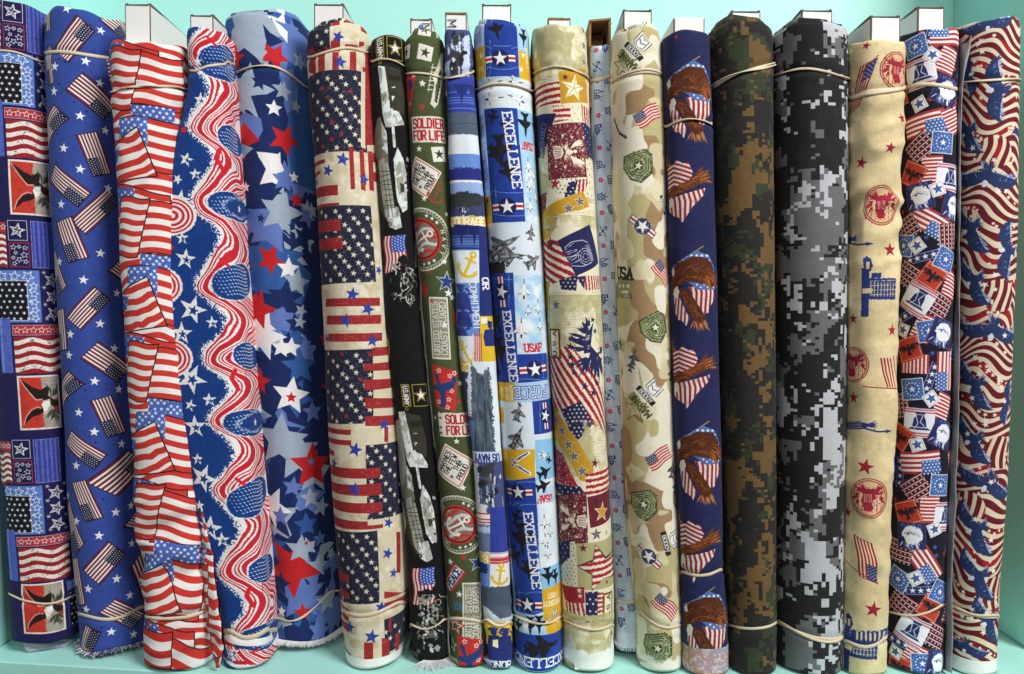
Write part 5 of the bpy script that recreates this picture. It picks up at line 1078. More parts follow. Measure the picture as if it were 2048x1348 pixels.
    stripes([(1088, 480), (1118, 478), (1152, 548), (1090, 590)], 1090, 480, 1150, 580, 24, 15); c.star(1100, 488, 17, BU, 10); c.poly([(1088, 560), (1096, 590), (1088, 610)], BU)
    c.poly([(1115, 480), (1178, 445), (1196, 522), (1152, 550)], NV); m = c.A(1160, 500, -20)
    for k in range(3): c.ring(8, 10, 6 + 5 * k, 1.0, (206, 210, 226), m, rough=.3)
    for k in range(7): c.line([(-28 + 2 * r.rand(), -16 + 5 * k), (-8 + 6 * r.rand(), -18 + 5 * k + 3 * r.randn())], 1.0, (206, 210, 226), m, rough=.4)
    c.line([(-26, -20), (-8, -26), (14, -22), (24, -14)], 1.4, (206, 210, 226), m); c.line([(-26, 18), (-6, 26), (18, 26)], 1.4, (206, 210, 226), m); [c.line([(16 + 3 * k, -10), (20 + 2 * k, 24)], .9, (206, 210, 226), m) for k in range(4)]
    dots([(1118, 558), (1155, 548), (1152, 576), (1122, 574)], NV, CR, 9, 2.6); dots([(1152, 552), (1172, 550), (1168, 574)], NV, CR, 9, 2.6); stripes([(1170, 550), (1200, 548), (1200, 576), (1168, 576)], 1170, 550, 1200, 576, 85, 8)
    script(1100, 580, 1210, 640); faces(585, 700, 14); nstar(1112, 606, 12); script(1105, 640, 1150, 655)
    stripes([(1092, 712), (1140, 690), (1236, 838), (1236, 900), (1195, 850), (1096, 800)], 1110, 700, 1220, 860, 56, 14)
    for x, y, k in ((1171, 646, 8), (1185, 636, 7), (1190, 660, 7), (1143, 674, 9), (1140, 692, 9), (1140, 710, 8), (1144, 728, 9), (1148, 742, 7), (1170, 770, 9), (1194, 762, 8), (1187, 780, 9), (1202, 716, 7), (1196, 748, 7)): c.star(x, y, k, NV, 12)
    m = c.A(1178, 700, 28, 1.2); feathers(c, m, [(-16, -38, -.3, -.4), (-14, -20, -.8, .2), (-4, -2, -1, .3)], 30, [NV], 26, 3, 3.0, .2, .7); c.poly([(-12, -48), (-4, -20), (4, 0), (-6, 8), (-18, -16)], NV, m, 1, .6); feathers(c, m, [(4, 8, .1, 1), (14, 2, .4, 1), (24, -6, 1, .6)], 34, [NV], 26, 5, 3.0, .16, .5); c.poly([(0, -10), (18, -6), (28, -16), (20, 6), (6, 12)], NV, m, 1, .5); c.poly([(22, -18), (30, -24), (36, -16), (28, -8)], NV, m); feathers(c, m, [(2, 10, -.5, 1), (8, 12, .2, 1)], 24, [NV], 14, 8, 2.4, .2, .5); feathers(c, m, [(-10, -30, -.5, .5), (0, -4, -.6, .6)], 14, [(200, 196, 190)], 9, 12, .7, .1, .5)
    usa(1109, 683, 0); c.rect(1080, 560, 1100, 780, GO, None, 1, .4); c.line([(1099, 590), (1101, 700)], 2, K)
    p = [(1122, 816), (1162, 800), (1186, 845), (1150, 880)]; dots(p, NV, CR, 9, 3.0)
    faces(835, 960, 20); script(1170, 840, 1215, 930)
    c.poly([(1100, 800), (1112, 810), (1150, 870), (1186, 930), (1188, 958), (1160, 958), (1130, 900), (1104, 852)], GO)
    for x, y in ((1112, 834), (1124, 860), (1136, 886), (1148, 912), (1164, 938)): nstar(x, y, 11.5)
    c.poly([(1105, 870), (1125, 905), (1156, 968), (1115, 960)], RD); dist([(1105, 870), (1125, 905), (1156, 968), (1115, 960)], 6); c.star(1128, 945, 7, BU); c.star(1190, 925, 10, BU, 8)
    stripes([(1170, 942), (1230, 936), (1230, 985), (1172, 985)], 1170, 940, 1230, 985, -4, 12); dots([(1110, 955), (1160, 968), (1172, 985), (1116, 985)], NV, CR, 11, 3)
    eag([(1112, 988), (1172, 982), (1175, 1080), (1120, 1084)], 1146, 1036, 180, 1); c.poly([(1174, 990), (1224, 982), (1226, 1040), (1180, 1052)], BU); c.star(1204, 1020, 22, (236, 226, 204), 8); c.star(1204, 1020, 18, GO, 8); c.star(1193, 1000, 7, NV)
    c.poly([(1176, 1052), (1240, 1040), (1240, 1072), (1180, 1080)], CR); nstar(1192, 1063, 13); c.star(1212, 1060, 7, SG); dots([(1115, 1084), (1150, 1080), (1152, 1180), (1122, 1178)], CR, NV, 8, 2.2); dots([(1118, 1084), (1140, 1080), (1140, 1112), (1122, 1130)], NV, CR, 9, 2.4)
    c.poly([(1152, 1084), (1240, 1074), (1240, 1178), (1156, 1178)], SG); c.star(1166, 1094, 9, BU); p = np.array(starpts(50, -86, .44)) + [1202, 1132]; c.poly(p, (50, 30, 40)); stripes([tuple(q) for q in starpts(48, -86, .43) + [1202, 1132]], 1170, 1090, 1240, 1170, -4, 13); c.star(1213, 1160, 6, RD)
    c.poly([(1124, 1165), (1168, 1172), (1170, 1215), (1130, 1195)], RD); c.star(1158, 1176, 7, CR); c.star(1160, 1190, 6, CR); dots([(1170, 1180), (1196, 1178), (1196, 1240), (1172, 1240)], NV, CR, 12, 3.4); stripes([(1195, 1180), (1206, 1180), (1206, 1240), (1195, 1240)], 1190, 1180, 1210, 1240, 0, 9); stripes([(1130, 1200), (1170, 1205), (1170, 1230), (1132, 1222)], 1130, 1200, 1170, 1230, 80, 10); usa(1216, 1208, 4)
    c.rect(1110, 1228, 1194, 1240, SG); faces(1228, 1312, 30); nstar(1222, 1262, 9); nstar(1222, 1296, 9)
    Y = np.arange(c.h)[:, None] / RES; yb = c.P(1180, 1305)[1] / RES; c.mask(np.clip((Y - yb + 10 + 14 * (c.noise(14, 3, 2) - .5)) / 6, 0, 1) * np.ones((1, c.w)), (236, 238, 232))

# 12 --- pale blue with little line drawings
def p_little(c):
    BG, NV, RD = (184, 200, 222), (46, 54, 108), (190, 52, 84); c.fill(BG); r = np.random.RandomState(13); c.mottle((206, 216, 232), 30, 2, .45, .7, .6)
    def icon(m, k):
        L = lambda *p: c.line(p, 1.7, NV, m)
        if k == 0: L((-10, 7), (10, 7)); L((-9, 7), (-9, -4), (-3, -4), (-3, 0), (8, 0), (8, 7)); L((4, 0), (4, -7)); L((-10, -6), (-2, -6)); [c.ring(x_, 9, 2.6, 1.6, NV, m) for x_ in (-6, 0, 6)]; L((10, 3), (13, 8)); L((-8, 2), (7, 3))
        if k == 1: L((-9, 9), (-9, -2), (-6, -8), (-3, -2), (-3, 9)); L((3, 9), (3, -4), (9, -4), (9, 9)); L((-9, 9), (9, 9)); L((-6, -8), (-6, -13)); L((-3, 3), (3, 3)); L((5, 0), (7, 0)); L((5, 4), (7, 4)); L((6, -4), (6, -9))
        if k == 2: L((-11, -8), (11, 8)); L((-11, 8), (11, -8)); L((-4, -9), (-11, -8), (-10, -1)); L((4, 9), (11, 8), (10, 1)); c.ell(0, 0, 2.6, 2.6, NV, m)
        if k == 3: L((-7, 9), (-7, -1), (0, -7), (7, -1), (7, 9), (-7, 9)); L((-10, -1), (10, -1)); L((0, -7), (0, -13)); L((-3, 9), (-3, 3), (3, 3), (3, 9)); L((-7, -9), (-3, -5)); L((8, -9), (3, -5))
        if k == 4: L((-10, 8), (-8, -3), (0, -3), (2, -10), (6, -10), (7, 8)); L((-8, 2), (6, 2)); L((-4, 8), (-4, 3)); L((2, 8), (2, -2)); L((-10, 8), (9, 8))
        for q in range(8): c.ell(12 + 1.5 * math.sin(q * 1.3) + (q % 3), -10 + q * 3, .7, .7, NV, m, 1, 0, 0, 5)
    for k, y in enumerate(range(92, 1290, 33)):
        xl = float(np.interp(y, [95, 700, 1315], [1180, 1202, 1236])); side = k % 2
        for dx in (-46, 0, 46):
            icon(c.A(xl + dx + (12 if side else 34), y + 3 * r.randn(), 86 + 6 * r.randn(), .88), (k * 2 + (dx // 46)) % 5)
            if k % 2 == 0:
                fx, fy = xl + dx + 12, y + 3
                mf = c.A(fx, fy)
                for q in range(5): a = q * 1.257; c.ell(3.3 * math.cos(a), 3.3 * math.sin(a), 2.2, 2.2, RD, mf, 1, 0, 0, 8)
                c.ell(0, 0, 1.2, 1.2, BG, mf, 1, 0, 0, 6); c.ell(9, -4, 4, 4, (222, 228, 236), mf, .7)
    c.rect(1180, 1262, 1320, 1340, (206, 214, 226), None, .9)
    yb = 1296; c.text('americana,@', 1242, yb, 12, (60, 62, 70), -2, .11, .62, tw=72)

# 13 --- tan camouflage with service badges
def p_camo(c):
    CR, SA, BR = (228, 222, 202), (184, 173, 126), (158, 128, 95); c.fill(CR); r = np.random.RandomState(14)
    n = c.noise(58, 5, 2, 1.35); c.mask((n - .46) * 60, SA); n2 = c.noise(48, 25, 2, 1.3); c.mask((n2 - .56) * 60, BR); n3 = c.noise(40, 44, 2, 1.3); c.mask((n3 - .60) * 60, CR); c.mottle((216, 208, 172), 40, 61, .62, .64, .8, 2)
    DK, GN = (58, 62, 40), (134, 146, 100)
    def badge(x, y, a, k=1.0):
        m = c.A(x, y, a, k); o = [(-30, -16), (14, -32), (30, -22), (32, 14), (10, 36), (-12, 30), (-30, 8)]
        c.poly(o, DK, m, 1, .2); c.poly([(p[0] * .9, p[1] * .9) for p in o], GN, m, 1, .2)
        for kk in (.78, .62, .46): c.line([(p[0] * kk + 3, p[1] * kk) for p in o[:5]], 1.8, DK, m, rough=.3); c.line([(p[0] * kk + 3, p[1] * kk) for p in (o[4], o[5], o[6])], 1.8, DK, m, rough=.3)
        c.ell(3, 2, 10, 10, DK, m, 1, .5); c.star(3, 2, 9, (226, 230, 206), 10, m); dist_(o, m)
    def dist_(o, m): c.set_clip(o, m); c.mottle((226, 224, 200), 2, 3, .68, .75, .8, 2); c.set_clip()
    def flg(x, y, a, k=1.0): m = c.A(x, y, a, k); c.flag(m=(m[0] @ np.array([[58, 6], [-14, 32]]), m[0] @ np.array([-30, -8]) + m[1]), wave=.06, freq=1.2, red=(178, 52, 60), white=(228, 214, 200), blue=(60, 66, 92), n=11, rough=.2, stars=(5, 4)); 
    def chev(x, y, a, k=1.0, t=True):
        m = c.A(x, y, a, k)
        for i, (col, q) in enumerate((((70, 72, 66), 0), (W, 2), ((70, 72, 66), 6), (W, 8))): c.poly([(-18 + q, -22 + q * .7), (0, -14 + q * .5), (18 - q, -22 + q * .7), (18 - q, 4), (0, 14 - q * .6), (-18 + q, 4)], col, m, 1, .2)
        c.line([(-8, -6), (0, -1), (8, -6)], 2, (90, 92, 84), m); c.rect(-26, 14, 26, 27, (36, 36, 34), m, 1, .4); c.text('BODOY', 0, 20.5, 8.5, (206, 206, 204), 0, .24, .62, m=m, tw=36)
    def marine(x, y, a, k=1.0):
        m = c.A(x, y, a, k); c.ell(-16, 10, 24, 14, (168, 172, 112), m, .9, .8, 20); c.text('MARINE', -4, 6, 15, (70, 76, 44), 180, .2, .62, False, m, .2, tw=62)
    def rnd(x, y, a, k): m = c.A(x, y, a, k); roundel(c, m, 19, True, (48, 60, 92), (190, 60, 64)); dist_([(-20, -20), (20, -20), (20, 20), (-20, 20)], m)
    def period(dy, dx, which):
        X = lambda x: x + dx
        marine(X(1262), 118 + dy, 49, .9); chev(X(1281), 88 + dy, 49, .9); ostar(c, X(1246), 128 + dy, 30, (84, 84, 60), 5, 1.6, None, .36); flg(X(1294), 224 + dy, -16, .95)
    period(0, 0, 1); badge(1274, 328, 4, 1.0); rnd(1285, 450, 38, .85); c.text('USA', 1247, 541, 22, (52, 56, 40), 5, .24, .66, True, rough=.4, tw=44); m = c.A(1247, 567, 2); c.rect(-22, -9, 22, 9, (130, 142, 96), m, 1, .3); [c.star(-13 + 13 * i, 0, 6, (232, 232, 214), 0, m) for i in range(3)]; c.text('AIR FORCES', 1243, 586, 8.5, (50, 54, 40), 3, .18, .66, tw=58)
    flg(1326, 540, 62, .9); badge(1308, 652, -8, .96)
    for x, y, k in ((1268, 712, .6), (1262, 730, .5), (1240, 680, .6), (1232, 760, .5), (1342, 742, .6), (1344, 935, .7), (1350, 970, .6)): jet(c, c.A(x, y, 15, k), (62, 66, 74), (130, 134, 140))
    period(690, 24, 2); badge(1284, 1002, 6, .98); rnd(1297, 1112, 42, .82); chev(1346, 1078, 78, .95); flg(1332, 1208, 56, .95); badge(1312, 1290, 4, 1.05); chev(1332, 402, 70, .75)
    c.line([(1228, 236), (1238, 262), (1252, 274)], 5, (70, 74, 84), rough=.9)
    Y = np.arange(c.h)[:, None] / RES; yb = c.P(1320, 1312)[1] / RES; c.mask(np.clip((Y - yb + 24 * (c.noise(12, 3, 2) - .5)) / 8, 0, 1) * np.ones((1, c.w)), (232, 232, 222), .85)

# 14 --- navy with eagles and flags
def p_eagles(c):
    c.fill((36, 40, 82)); BRN = [(96, 50, 28), (138, 72, 38), (72, 36, 24), (170, 92, 46), (120, 62, 34), (190, 116, 62)]; FL = dict(red=(150, 36, 42), white=(226, 220, 214), blue=(72, 110, 180), star=(240, 244, 250))
    def stripes(m, p, lines, wd=4.6):
        c.poly(p, FL['white'], m, 1, .5); c.set_clip(p, m, .5)
        for l in lines: c.line(l, wd, FL['red'], m, rough=.25)
        c.mask(np.clip((c.n1 - .55) * 3, 0, 1), (120, 60, 70), .35); c.set_clip()
    def typeA(x, y, k=1.0):
        m = c.A(x, y, 0, k); D_ = [(58, 30, 20), (88, 44, 24), (120, 62, 32), (74, 38, 22), (150, 84, 44)]
        c.line([(-44, -24), (22, -66)], 2, (160, 144, 84), m); p = [(-42, -26), (8, -58), (34, -48), (48, -22), (40, -6), (0, -30)]; c.poly(p, (76, 110, 172), m, 1, .5); c.set_clip(p, m, .4); [c.star(-36 + i * 10 + (j % 2) * 5, -58 + j * 10, 4.2, W, 10 * i, m) for i in range(9) for j in range(6)]; c.set_clip()
        stripes(m, [(-8, 12), (8, 12), (42, 14), (47, 30), (40, 42), (33, 50), (30, 62), (22, 64), (17, 74), (10, 58), (2, 36)], [[(-18 + i * 10.5, 0), (-12 + i * 9.5, 24), (-14 + i * 9, 74)] for i in range(7)], 4.8)
        p = [(-10, 2), (46, 6), (48, 18), (10, 18)]; c.set_clip(p, m, .5); c.poly(p, (76, 110, 172), m); [c.star(-6 + i * 7, 8 + (i % 2) * 5, 3, W, 0, m) for i in range(8)]; c.set_clip()
        stripes(m, [(-40, 26), (-28, 28), (-8, 72), (-14, 88), (-22, 78), (-30, 76), (-38, 60)], [[(-32 + i * 7, 14), (-42 + i * 8, 90)] for i in range(-2, 7)], 3.6)
        c.poly([(-50, 24), (-48, -6), (-32, -32), (0, -47), (30, -44), (44, -26), (48, 6), (40, 14), (24, 8), (0, 2), (-18, 4), (-32, 16), (-40, 30)], (84, 42, 24), m, 1, .7)
        feathers(c, m, [(-46, 14, .3, -.7), (-40, -8, .5, -.5), (-24, -20, .9, -.2), (0, -26, 1, .1), (24, -24, .9, .5), (36, -8, .6, 1)], 13, D_, 340, 3, .9, .4)
        feathers(c, m, [(-34, 6, 1, -.3), (-10, -8, 1, -.1), (14, -6, 1, .4), (32, 6, .6, 1)], 10, [(168, 92, 46), (140, 76, 38), (58, 30, 20)], 120, 4, .8, .3); feathers(c, m, [(20, -8, 1, .7), (34, -16, 1, .7), (40, 0, .7, 1)], 20, [(140, 74, 36), (96, 48, 26), (176, 98, 48)], 40, 14, 1.2, .2)
        c.poly([(-28, 12), (-10, 18), (8, 44), (24, 70), (22, 86), (8, 88), (-4, 70), (-18, 40), (-30, 26)], (84, 42, 24), m, 1, .7); feathers(c, m, [(-24, 18, .5, 1), (-6, 40, .5, 1), (10, 66, .4, 1)], 14, D_, 190, 6, .9, .3); feathers(c, m, [(0, 74, -.2, 1), (12, 80, .2, 1), (22, 74, .6, 1)], 17, [(184, 116, 60), (150, 84, 44), (200, 140, 80)], 30, 7, 1.0, .2)
        c.poly([(-38, 14), (-30, 10), (-26, 20), (-30, 32), (-38, 36), (-42, 26)], (226, 222, 218), m, 1, .8); c.poly([(-46, -20), (-38, -28), (-36, -14), (-44, -8)], (214, 218, 230), m, 1, .8)
    def typeB(x, y, k=1.0):
        m = c.A(x, y, 0, k); D_ = [(66, 34, 22), (96, 48, 26), (130, 68, 34), (160, 90, 46)]
        stripes(m, [(-44, -44), (-30, -38), (-20, -48), (-8, -40), (2, -42), (10, -22), (4, -8), (-20, 2), (-46, 16)], [[(-50, -34 + i * 9), (-28, -42 + i * 9), (10, -28 + i * 9)] for i in range(-1, 8)], 4.2)
        stripes(m, [(-44, 30), (-10, 20), (34, 8), (30, 22), (20, 32), (8, 44), (-2, 58), (-14, 76), (-20, 66), (-34, 60), (-46, 50)], [[(-44 + i * 10, 4), (-38 + i * 10.5, 34), (-34 + i * 8.5, 78)] for i in range(-1, 8)], 4.6)
        c.poly([(-48, 14), (-30, 6), (-4, -4), (24, -24), (38, -22), (36, -8), (14, 6), (-16, 18), (-46, 30)], (100, 52, 28), m, 1, .7)
        feathers(c, m, [(-44, 20, 1, -.2), (-20, 10, 1, -.3), (4, -2, 1, -.4), (20, -12, 1, -.4)], 14, D_, 240, 8, .9, .35); feathers(c, m, [(8, -10, .9, -.7), (22, -14, 1, -.4), (22, -4, 1, -.1)], 24, [(190, 118, 60), (160, 90, 44), (124, 66, 34), (90, 46, 26)], 56, 9, 1.1, .22)
        feathers(c, m, [(-46, -46, 0, -1), (-50, -20, 0, -1)], 18, [(150, 84, 44), (96, 50, 28)], 30, 10, 1.0, .3); c.poly([(-44, 28), (-36, 24), (-30, 34), (-36, 44), (-44, 44)], (226, 220, 214), m, 1, .9)
    for x, y in ((1379, 180), (1385, 556), (1398, 908), (1412, 1238)): typeA(x, y, 1.02)
    for x, y in ((1376, 364), (1386, 738), (1398, 1088)): typeB(x, y)
    c.star(1352, 72, 5, (170, 44, 48)); 
    yb = 1298; p = [(1330, yb), (1500, yb - 6), (1500, 1400), (1330, 1400)]; c.poly(p, (150, 150, 166), rough=.6); c.set_clip(p); c.mottle((176, 138, 122), 24, 5, .5, .6, .9, 3)
    for i in range(8): c.line([(1370 + i * 12, 1305), (1376 + i * 13, 1330), (1366 + i * 13, 1350)], 5, (196, 130, 126), rough=.8)
    c.mottle((216, 212, 212), 5, 7, .55, .7, .6, 2); c.set_clip()

# 15, 16 --- digital camouflage
def digital(c, cell, cols, th, seed, big=62, asp=1.3, jit=.11, bias=()):
    cw, ch = cell; nw, nh = int(c.w / RES / cw) + 2, int(c.h / RES / ch) + 2; r = np.random.RandomState(seed)
    c.fill(cols[0])
    yi = np.minimum((np.arange(c.h) / RES / ch).astype(int), nh - 1); xi = np.minimum((np.arange(c.w) / RES / cw).astype(int), nw - 1)
    for k, (col, t_) in enumerate(zip(cols[1:], th)):
        f = lambda q, sd: vnoise(nh, nw, max(q / ch * asp, 1.05), max(q / cw, 1.05), seed + 40 * k + sd)
        n = .46 * f(big, 1) + .27 * f(big * .5, 2) + .27 * f(big * .24, 3) + jit * (r.rand(nh, nw) - .5)
        for (x, y, rx, ry, kk, amt) in bias:
            if kk == k:
                px, py = c.P(x, y); gx = (np.arange(nw)[None, :] + .5) * cw * RES; gy = (np.arange(nh)[:, None] + .5) * ch * RES
                n = n + amt * np.exp(-((gx - px) / RES / rx) ** 2 - ((gy - py) / RES / ry) ** 2)
        msk = n > t_; c.a[msk[yi][:, xi]] = np.array(col, np.float32)
def p_woodland(c):
    digital(c, (7.6, 5.4), [(42, 40, 39), (54, 62, 44), (106, 82, 50)], (.585, .585), 21, 40, 1.5, .11, bias=[(1470, 100, 30, 40, 0, .2), (1505, 210, 16, 90, 1, .2), (1480, 380, 34, 60, 1, .18), (1480, 260, 30, 60, 1, -.2), (1490, 480, 30, 50, 1, -.1), (1490, 640, 40, 30, 1, .14), (1500, 700, 30, 60, 0, .16), (1490, 820, 40, 50, 1, -.15), (1490, 940, 44, 60, 1, .2), (1500, 1080, 40, 60, 1, -.12), (1500, 1120, 40, 50, 0, .15), (1490, 1200, 40, 50, 1, .12), (1500, 1300, 50, 50, 1, -.2)])
def p_urban(c):
    digital(c, (8.2, 5.8), [(36, 36, 38), (104, 105, 108), (186, 188, 194)], (.59, .59), 33, 40, 1.3, .12, bias=[(1600, 90, 40, 60, 1, -.2), (1660, 120, 24, 60, 1, .22), (1590, 130, 20, 50, 1, .15), (1620, 270, 50, 70, 1, -.25), (1670, 340, 26, 50, 1, .22), (1630, 440, 50, 40, 0, .3), (1630, 440, 50, 40, 1, -.15), (1610, 380, 40, 30, 1, .12), (1650, 560, 40, 50, 0, .28), (1600, 620, 30, 60, 1, .1), (1670, 680, 26, 60, 1, .12), (1620, 680, 30, 40, 1, -.15), (1620, 800, 40, 40, 1, -.15), (1660, 880, 40, 50, 1, .2), (1620, 1000, 60, 100, 1, .09), (1620, 1120, 60, 40, 1, .06), (1600, 1220, 40, 30, 1, -.12), (1620, 1290, 60, 40, 1, -.18), (1590, 1290, 20, 30, 0, .3)])

# 17 --- cream with seals, stars and flags
def p_cream(c):
    BG, RD, BL = (214, 195, 150), (152, 34, 56), (40, 56, 118); c.fill(BG); c.mottle((236, 218, 172), 40, 3, .45, .7, .8); c.mottle((184, 172, 140), 9, 5, .62, .75, .4, 3); c.mottle((176, 164, 132), 3, 6, .7, .8, .3, 2); r = np.random.RandomState(17)
    for x, y, k, rot in ((1733, 86, 9, 20), (1802, 233, 12, -10), (1779, 292, 12, 10), (1721, 325, 13, 15), (1784, 498, 15, 0), (1706, 632, 11, 0), (1786, 656, 13, 0), (1706, 790, 13, 0), (1731, 928, 17, 10), (1694, 1020, 11, 0), (1746, 1217, 17, 8), (1700, 560, 4, 0)): c.star(x, y, k, RD, rot)
    def seal(x, y, k=1.0):
        m = c.A(x, y, 0, k); c.ell(0, 0, 37, 40, RD, m, 1, .2); c.ell(0, 0, 35, 38, BG, m); c.ell(0, 0, 33, 36, RD, m, 1, .2); c.ell(0, 0, 31, 34, (214, 180, 136), m)
        for s in (-1, 1): feathers(c, m, [(s * 4, -6, s * .5, -1), (s * 14, -14, s * .6, -.6), (s * 20, 2, s * .5, .8)], 17, [RD], 30, 4 + s, 2, .35, .8)
        c.poly([(-10, -18), (8, -20), (14, 6), (6, 26), (-8, 26), (-14, 6)], RD, m, 1, 1.0); c.ell(14, 10, 9, 9, (226, 196, 156), m, 1, .3); [c.star(14 + 5 * math.cos(q), 10 + 5 * math.sin(q), 2.2, RD, 0, m) for q in (0, 1.2, 2.4, 3.6, 4.8)]; [c.line([(-8 + 3 * q, -8), (-8 + 3 * q, 8)], 1, (226, 200, 160), m) for q in range(5)]; [c.line([(-26 + 8 * q, -26 + q), (-30 + 9 * q, 28)], .9, RD, m, rough=.6) for q in range(7)]
    def fl(O, U, V, cu=.42): c.flag(O, U, V, red=RD, white=(232, 210, 168), blue=(48, 58, 120), star=(232, 220, 190), n=11, wave=.05, freq=1.0, ph=.2, cu=cu, stars=(5, 5), outline=(110, 30, 50), ow=1)
    fl((1757, 112), (-38, 96), (-34, 20)); c.line([(1756, 108), (1705, 170)], 1.8, RD)
    seal(1793, 140, .95); seal(1765, 408); seal(1706, 724, .9); seal(1738, 995, 1.0); seal(1802, 1210, .8)
    c.flag((1760, 710), (34, 4), (16, 62), red=RD, white=(232, 210, 168), n=0, canton=False); [c.line([(1762 + i * 6.4, 712), (1768 + i * 6, 740), (1776 + i * 5, 772)], 3.2, RD) for i in range(7)]; c.line([(1727, 770), (1795, 775)], 2, RD)
    fl((1757, 1166), (-12, -82), (-36, -16)); c.line([(1757, 1166), (1690, 1116)], 1.8, RD)
    def hall(x, y, k=1.0, a=90):
        m = c.A(x, y, a, k); c.rect(-40, -10, 50, 14, BL, m, 1, .8); c.rect(-14, -36, 8, -10, BL, m, 1, .6); c.poly([(-10, -36), (4, -36), (0, -52), (-6, -52)], BL, m, 1, .5); c.rect(-34, 14, 40, 26, BL, m, 1, 1.0)
        for i in range(11): c.rect(-36 + i * 7.6, -5, -33.4 + i * 7.6, 4, BG, m)
        for i in range(9): c.line([(-30 + i * 8, 9), (-24 + i * 8, 9)], 1.4, BG, m)
        for i in range(3): c.line([(-12, -30 + 7 * i), (6, -30 + 7 * i)], 1.4, BG, m)
    def hall2(x, y):
        m = c.A(x, y, 0); c.poly([(-28, -58), (-22, -64), (-14, -58), (-10, -44), (-14, -34), (-24, -28)], BL, m, 1, .5); c.rect(-30, -40, -16, 56, BL, m, 1, .4); c.rect(-20, -20, 40, 22, BL, m, 1, .7); c.rect(-22, -52, -16, -38, BG, m)
        for i in range(8): c.rect(-14 + i * 6.6, -12, -12 + i * 6.6, 16, BG, m, .8, .3)
        for j in range(4): c.line([(-14, -14 + 9 * j), (40, -16 + 9 * j)], 1.1, BG, m, rough=.4)
        c.rect(-28, 0, -10, 10, BG, m, 1, .4); c.rect(-12, -30, 6, -20, BL, m, 1, .8)
    hall2(1756, 572); hall2(1714, 1290); c.rect(1700, 1254, 1790, 1284, BL, None, 1, 1.4); [c.rect(1712 + i * 9, 1260, 1716 + i * 9, 1278, BG, None, 1, .4) for i in range(8)]; hall2(1800, 955)
    def liberty(x, y):
        m = c.A(x, y, 84); c.poly([(-6, 44), (8, 44), (8, 10), (4, -4), (-4, -4), (-8, 12)], BL, m, 1, .9); c.ell(0, -10, 5, 6, BL, m); [c.line([(0, -12), (9 * math.cos(q), -12 + 9 * math.sin(q))], 1.4, BL, m) for q in np.linspace(3.4, 6.0, 6)]; c.line([(6, 2), (14, -20), (15, -36)], 3.4, BL, m); c.poly([(11, -36), (19, -36), (16, -50)], BL, m); [c.line([(-5 + 3 * q, 8), (-6 + 4 * q, 42)], .9, BG, m) for q in range(4)]
    liberty(1732, 845); liberty(1700, 478)
